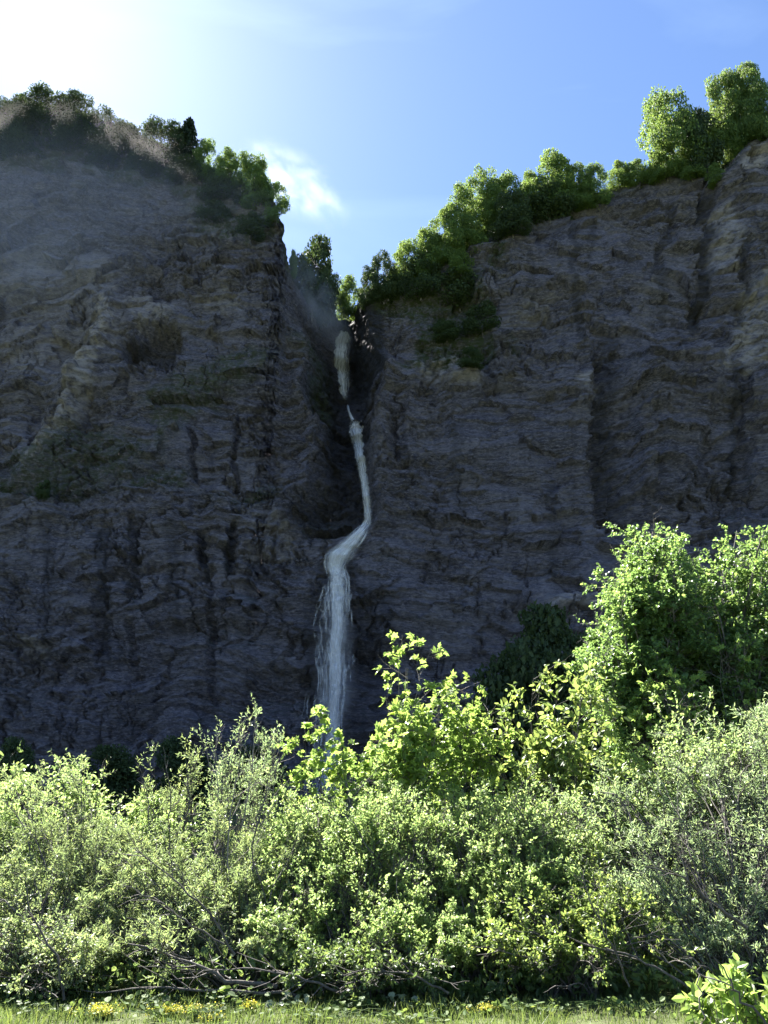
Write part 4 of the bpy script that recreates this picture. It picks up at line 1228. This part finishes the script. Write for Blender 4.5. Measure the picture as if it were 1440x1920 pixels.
tag(link('grass', me), 'tall fresh grass along the edge of the thicket', 'grass', kind='stuff')

# leafy ground cover added under and behind the shrubs to keep the gaps dark
n = 52000
ux, uy = (rng.random(n) - 0.5) * 26, 10.6 + 11 * rng.random(n) ** 1.3
uh = (0.30 + 1.05 * sst(-0.4, 0.5, fbm(ux / 1.6, uy / 1.6, 3, 9))) * (0.35 + 0.65 * sst(10.8, 13.0, uy))
P = np.stack([ux, uy, ground_z(ux, uy) + uh * np.sqrt(rng.random(n))], -1)
d = unit(rng.normal(size=(n, 3)) + np.array([0, 0, 0.2]))
g = Geo()
g.add(leaves(P, d, unit(rng.normal(size=(n, 3)) + np.array([0, 0, 0.8])), 0.07 + 0.07 * rng.random(n), 'oval'))
tag(link('undergrowth', g.mesh('undergrowth', M_DEEP)), 'added leafy undergrowth darkening the gaps between and behind the shrubs', 'undergrowth', kind='stuff')

M_STRAW = leaf_simple('dry_stalk', (0.22, 0.19, 0.10), (0.22, 0.19, 0.09))
M_YELLOW = leaf_material('yellow_flower', (0.55, 0.50, 0.06), (0.55, 0.52, 0.06), 0.12, 0.5, 0.35)
M_HERB = leaf_material('herb_leaf', (0.075, 0.125, 0.038), (0.18, 0.26, 0.06), 0.25, 0.65, 0.40, spec=0.25)
M_WHITISH = leaf_material('pale_herb_leaf', (0.26, 0.31, 0.20), (0.22, 0.27, 0.12), 0.2, 0.35, 0.3)


def flower_clump(px_, py_, Y, wpx, label, seed, nst):
    rng = np.random.default_rng(seed)
    c = unproj(px_, py_, Y)
    base = np.array([c[0], Y, float(ground_z(c[0], Y))])
    top = c[2] - base[2]
    w = wpx * Y * CT / FPX / 2 * 1.1
    tips = np.stack([rng.normal(size=nst) * w * 0.6, rng.normal(size=nst) * w * 0.4, top * (0.75 + 0.35 * rng.random(nst))], -1)
    bases = np.stack([tips[:, 0] * 0.3, tips[:, 1] * 0.3, 0 * tips[:, 0] - 0.02], -1)
    st = stems_to(rng, bases, tips, 6, 0.15, 0.02)
    root = link('yellow_flower_plant', None, None, base)
    tag(root, label, 'flowers', 'yellow flowering plants in the grass')
    s_, l_, f_ = Geo(), Geo(), Geo()
    s_.add(tubes(st, 0.003, 0.0016, 4))
    idx = np.repeat(np.arange(nst), 9)
    P, T = sample(st, idx, 0.15 + 0.7 * rng.random(len(idx)))
    d, nr = leaf_dirs(rng, T, 60, 0.5)
    l_.add(leaves(P, d, nr, 0.035 + 0.03 * rng.random(len(idx)), 'oval'))
    idx = np.repeat(np.arange(nst), 26)
    fp = tips[idx] + rng.normal(size=(len(idx), 3)) * np.array([0.032, 0.032, 0.020])
    f_.add(leaves(fp, rng.normal(size=fp.shape) + np.array([0, 0, 0.1]), unit(rng.normal(size=fp.shape) * 0.6 + np.array([0, -0.3, 1.0])), 0.012 + 0.012 * rng.random(len(idx)), 'clump'))
    link('stem', s_.mesh('stem', M_HERB), root)
    link('foliage', l_.mesh('foliage', M_HERB), root)
    link('blossom', f_.mesh('blossom', M_YELLOW), root)


flower_clump(190, 1893, 9.7, 62, 'wide clump of yellow flowers under the willow at the picture edge', 1, 30)
flower_clump(318, 1893, 9.75, 40, 'dense clump of yellow flowers below the slanting willow stems', 2, 24)
flower_clump(368, 1890, 9.9, 34, 'looser yellow flowers beside the dense clump', 3, 12)
flower_clump(470, 1884, 10.0, 20, 'small tuft of yellow flowers in front of the dark hollow', 4, 8)
flower_clump(395, 1906, 9.55, 34, 'yellow flowers lowest in the grass at the picture bottom', 5, 12)
flower_clump(905, 1890, 9.9, 26, 'few yellow-green flower heads below the low dark shrub', 6, 9)


def herb(px_, py_, Y, wpx, label, seed, nl, mat, L):
    rng = np.random.default_rng(seed)
    c = unproj(px_, py_, Y)
    base = np.array([c[0], Y, float(ground_z(c[0], Y))])
    top = max(0.12, c[2] - base[2])
    w = wpx * Y * CT / FPX / 2
    root = link('broad_leaf_plant', None, None, base)
    tag(root, label, 'plant', 'broad leaved plants at the grass edge')
    tips = np.stack([rng.normal(size=nl) * w * 0.6, rng.normal(size=nl) * w * 0.4, top * (0.4 + 0.7 * rng.random(nl))], -1)
    st = stems_to(rng, tips * np.array([0.25, 0.25, 0]) - np.array([0, 0, 0.02]), tips, 5, 0.2, 0.02)
    s_, l_ = Geo(), Geo()
    s_.add(tubes(st, 0.003, 0.0015, 4))
    d = unit(rng.normal(size=(nl, 3)) * np.array([1, 1, 0.35]))
    l_.add(leaves(tips, d, unit(rng.normal(size=(nl, 3)) * 0.4 + np.array([0, -0.2, 0.9])), L * (0.7 + 0.6 * rng.random(nl)), 'round'))
    link('stem', s_.mesh('stem', M_HERB), root)
    link('foliage', l_.mesh('foliage', mat), root)


herb(545, 1868, 10.3, 60, 'pale broad leaves below the dark tangled shrub', 11, 22, M_WHITISH, 0.085)
herb(745, 1868, 10.3, 46, 'pale broad leaves at the corner of the dark hollow', 12, 16, M_WHITISH, 0.085)
herb(260, 1868, 10.2, 110, 'green broad leaved plants under the slanting willow stems', 13, 46, M_HERB, 0.080)
herb(420, 1850, 10.3, 90, 'green leafy herbs in the gap under the willow branches', 14, 36, M_HERB, 0.075)
herb(655, 1875, 10.1, 90, 'green broad leaved plants between the two pale leaved ones', 15, 36, M_HERB, 0.080)
herb(930, 1880, 10.0, 120, 'green leafy herbs below the low dark shrub', 16, 46, M_HERB, 0.070)


herb(150, 1890, 9.7, 130, 'leafy weeds in the grass beside the widest yellow clump', 17, 50, M_HERB, 0.055)
herb(1010, 1888, 9.9, 120, 'leafy weeds at the foot of the low dark shrub', 18, 46, M_HERB, 0.055)
herb(820, 1885, 9.9, 100, 'leafy weeds below the middle of the front row', 19, 40, M_HERB, 0.055)
herb(1180, 1880, 9.9, 120, 'leafy weeds in shade next to the corner shrub', 20, 44, M_HERB, 0.060)
herb(340, 1895, 9.6, 160, 'tall leafy weeds around the dense yellow clump', 22, 60, M_HERB, 0.060)
herb(600, 1898, 9.6, 160, 'leafy weeds in the grass below the dark hollow', 23, 56, M_HERB, 0.060)
herb(760, 1902, 9.5, 120, 'leafy weeds lowest in the grass at the middle', 24, 40, M_HERB, 0.055)
herb(40, 1880, 9.9, 90, 'leafy weeds at the picture edge under the grey-green willow', 21, 36, M_HERB, 0.055)


# bare and dead branches that show against the leaves
def bare_branch(pts, Y, r, label, seed, mat, ntw=6):
    """pts: (px, py, extra distance) along the branch"""
    rng = np.random.default_rng(seed)
    P = np.array([unproj(a, b, Y + c) for a, b, c in pts])
    k = 12
    t = np.linspace(0, len(P) - 1, k)
    poly = np.stack([np.interp(t, np.arange(len(P)), P[:, j]) for j in range(3)], -1)
    poly[1:-1] += rng.normal(size=(k - 2, 3)) * 0.012
    tw, _ = spawn(rng, poly[None], ntw, 0.2, 1.0, np.array([0.35 * np.linalg.norm(P[-1] - P[0])]), 38, 4, 0.15, 0.18)
    g = Geo()
    g.add(tubes(poly[None], [r], [r * 0.35], 6))
    if ntw:
        g.add(tubes(tw, r * 0.4, r * 0.12, 4))
    g.v = [v - P[0] for v in g.v]
    o = link('bare_branch', g.mesh('bare_branch', mat, True), None, P[0])
    tag(o, label, 'branch', 'bare branches among the shrubs')


bare_branch([(1400, 1740, 0), (1330, 1690, -0.2), (1280, 1640, -0.3), (1210, 1625, -0.3)], 10.4, 0.020, 'forked dark branch leaning out of the silvery willow', 31, M_STEM)
bare_branch([(1440, 1590, 0), (1360, 1565, -0.2), (1260, 1530, -0.3)], 10.3, 0.009, 'thin dark branch crossing the upper silvery willow', 32, M_STEM)
bare_branch([(1290, 1850, 0), (1180, 1790, 0), (1080, 1765, 0)], 10.2, 0.016, 'dark dead branch lying across the low dark shrub', 33, M_STEM, 6)
bare_branch([(560, 1868, 0), (430, 1858, -0.1), (300, 1852, -0.1), (180, 1862, -0.1)], 10.5, 0.020, 'dark branch lying flat along the grass edge', 34, M_STEM, 8)
bare_branch([(520, 1850, 0), (430, 1840, -0.1), (350, 1800, -0.1), (240, 1770, -0.1)], 10.6, 0.028, 'thick dark arched branch low in the slanting willow', 35, M_STEM, 10)
bare_branch([(440, 1790, 0), (400, 1720, -0.1), (330, 1650, -0.1), (250, 1590, -0.1)], 10.45, 0.016, 'dark slanting stem standing out of the grey-green willow', 36, M_STEM, 8)
bare_branch([(420, 1770, 0), (350, 1730, -0.1), (300, 1690, -0.1), (230, 1660, -0.1)], 10.4, 0.013, 'thinner dark stem slanting beside the standing one', 37, M_STEM, 8)
bare_branch([(1440, 1930, 0), (1385, 1870, 0), (1366, 1835, 0), (1338, 1795, 0)], 4.3, 0.007, 'bare twig rising out of the corner shrub', 38, M_STEM, 3)
bare_branch([(1375, 1850, 0), (1310, 1825, 0), (1250, 1795, 0), (1215, 1770, 0)], 4.35, 0.004, 'long thin twig reaching sideways out of the corner shrub', 39, M_STEM_PALE, 3)
bare_branch([(1318, 1930, 0), (1314, 1850, 0), (1304, 1800, 0)], 4.25, 0.005, 'straight grey twig standing in the corner shrub', 40, M_STEM_PALE, 0)

bare_branch([(640, 1862, 0), (560, 1830, -0.1), (470, 1815, -0.1), (380, 1820, -0.1)], 10.3, 0.016, 'dark branch arching low through the hollow below the yellow-green shrub', 41, M_STEM, 12)
bare_branch([(840, 1862, 0), (780, 1830, -0.1), (700, 1815, -0.1), (640, 1830, -0.1)], 10.2, 0.014, 'dark branch bent over the hollow at the middle of the grass edge', 42, M_STEM, 12)
bare_branch([(120, 1875, 0), (110, 1800, -0.1), (60, 1720, -0.1), (50, 1660, -0.1)], 10.3, 0.016, 'dark upright stem in the willow at the picture edge', 43, M_STEM, 6)
bare_branch([(500, 1700, 0), (470, 1600, 0), (500, 1480, 0), (515, 1420, 0)], 11.6, 0.012, 'thin upright stem in front of the bare willow', 44, M_STEM, 6)
bare_branch([(430, 1700, 0), (425, 1600, 0), (440, 1480, 0), (462, 1400, 0)], 11.8, 0.013, 'pale upright stem at the heart of the bare willow', 45, M_STEM_PALE, 6)
bare_branch([(1000, 1560, 0), (960, 1500, 0), (1010, 1430, 0)], 11.9, 0.010, 'thin bare shoot beside the drooping leaf sapling', 46, M_STEM, 5)
bare_branch([(700, 1600, 0), (660, 1540, 0), (610, 1500, 0)], 11.2, 0.010, 'dark slanting twig in the shrub below the waterfall', 47, M_STEM, 6)
bare_branch([(1180, 1850, 0), (1150, 1780, -0.1), (1110, 1700, -0.1), (1090, 1640, -0.1)], 10.0, 0.012, 'dark slanting stem in front of the low dark shrub', 48, M_STEM, 6)

bare_branch([(318, 1560, 0), (318, 1480, 0), (306, 1400, 0)], 13.0, 0.011, 'dark upright twig left of the pale willow stems', 60, M_STEM, 7)
bare_branch([(345, 1560, 0), (354, 1495, 0), (352, 1430, 0)], 13.0, 0.011, 'second dark upright twig beside the leafy willow twigs', 61, M_STEM, 7)
bare_branch([(282, 1570, 0), (278, 1505, 0), (262, 1440, 0)], 13.0, 0.011, 'dark twig leaning outward over the yellow-green shrub', 62, M_STEM, 7)
bare_branch([(410, 1570, 0), (410, 1485, 0), (398, 1400, 0)], 13.0, 0.011, 'pale straight stem at the outer side of the bare willow', 63, M_STEM_PALE, 7)
bare_branch([(452, 1560, 0), (471, 1460, 0), (478, 1360, 0)], 13.0, 0.011, 'longest pale stem of the bare willow', 64, M_STEM_PALE, 7)
bare_branch([(485, 1600, 0), (508, 1515, 0), (520, 1430, 0)], 13.0, 0.011, 'pale stem leaning to the waterfall side of the bare willow', 65, M_STEM_PALE, 7)
bare_branch([(395, 1600, 0), (413, 1520, 0), (420, 1440, 0)], 13.0, 0.011, 'dark stem between the two upright willows', 66, M_STEM, 7)

# ------------------------------------------------------------------ drifting spray, and the air
M_VEIL = mist_material('glare_spray_veil', 0.013, 0.022, 0.10, 0.85, 0.4)
M_THIN = mist_material('thin_spray', 0.008, 0.022, 0.10, 0.85, 0.4)
M_PLUME = mist_material('gorge_spray', 0.10, 0.11, 0.36, 0.62, 0.3)
M_WISP = mist_material('wisp_spray', 0.017, 0.16, 0.44, 0.80, 0.5, (1, 1, 1.6))
mist('mist', unproj(590, 440, 133), unproj(40, 300, 138), 24, 26, M_THIN, 'thin sunlit veil of spray drifting along the top of the shaded wall')
mist('mist', unproj(420, 430, 124), unproj(-260, 370, 134), 60, 34, M_VEIL, 'broad veil of spray that also stands in for lens glare')  # spray volume added partly in place of the glare over the wall
mist('mist', unproj(556, 408, 140), unproj(360, 320, 144), 10, 12, M_THIN, 'brightest streak of sunlit spray under the corner trees of the rim')
mist('mist', unproj(668, 690, 160), unproj(530, 452, 152), 13, 10, M_PLUME, 'bluish plume of spray rising from the upper fall')
mist('mist', unproj(440, 262, 164), unproj(670, 425, 156), 20, 12, M_WISP, 'bright wisp of spray against the blue sky beside the wall')
mist('mist', unproj(622, 1540, 136), unproj(628, 1060, 138), 11, 9, M_PLUME, 'soft spray around the lower fall')
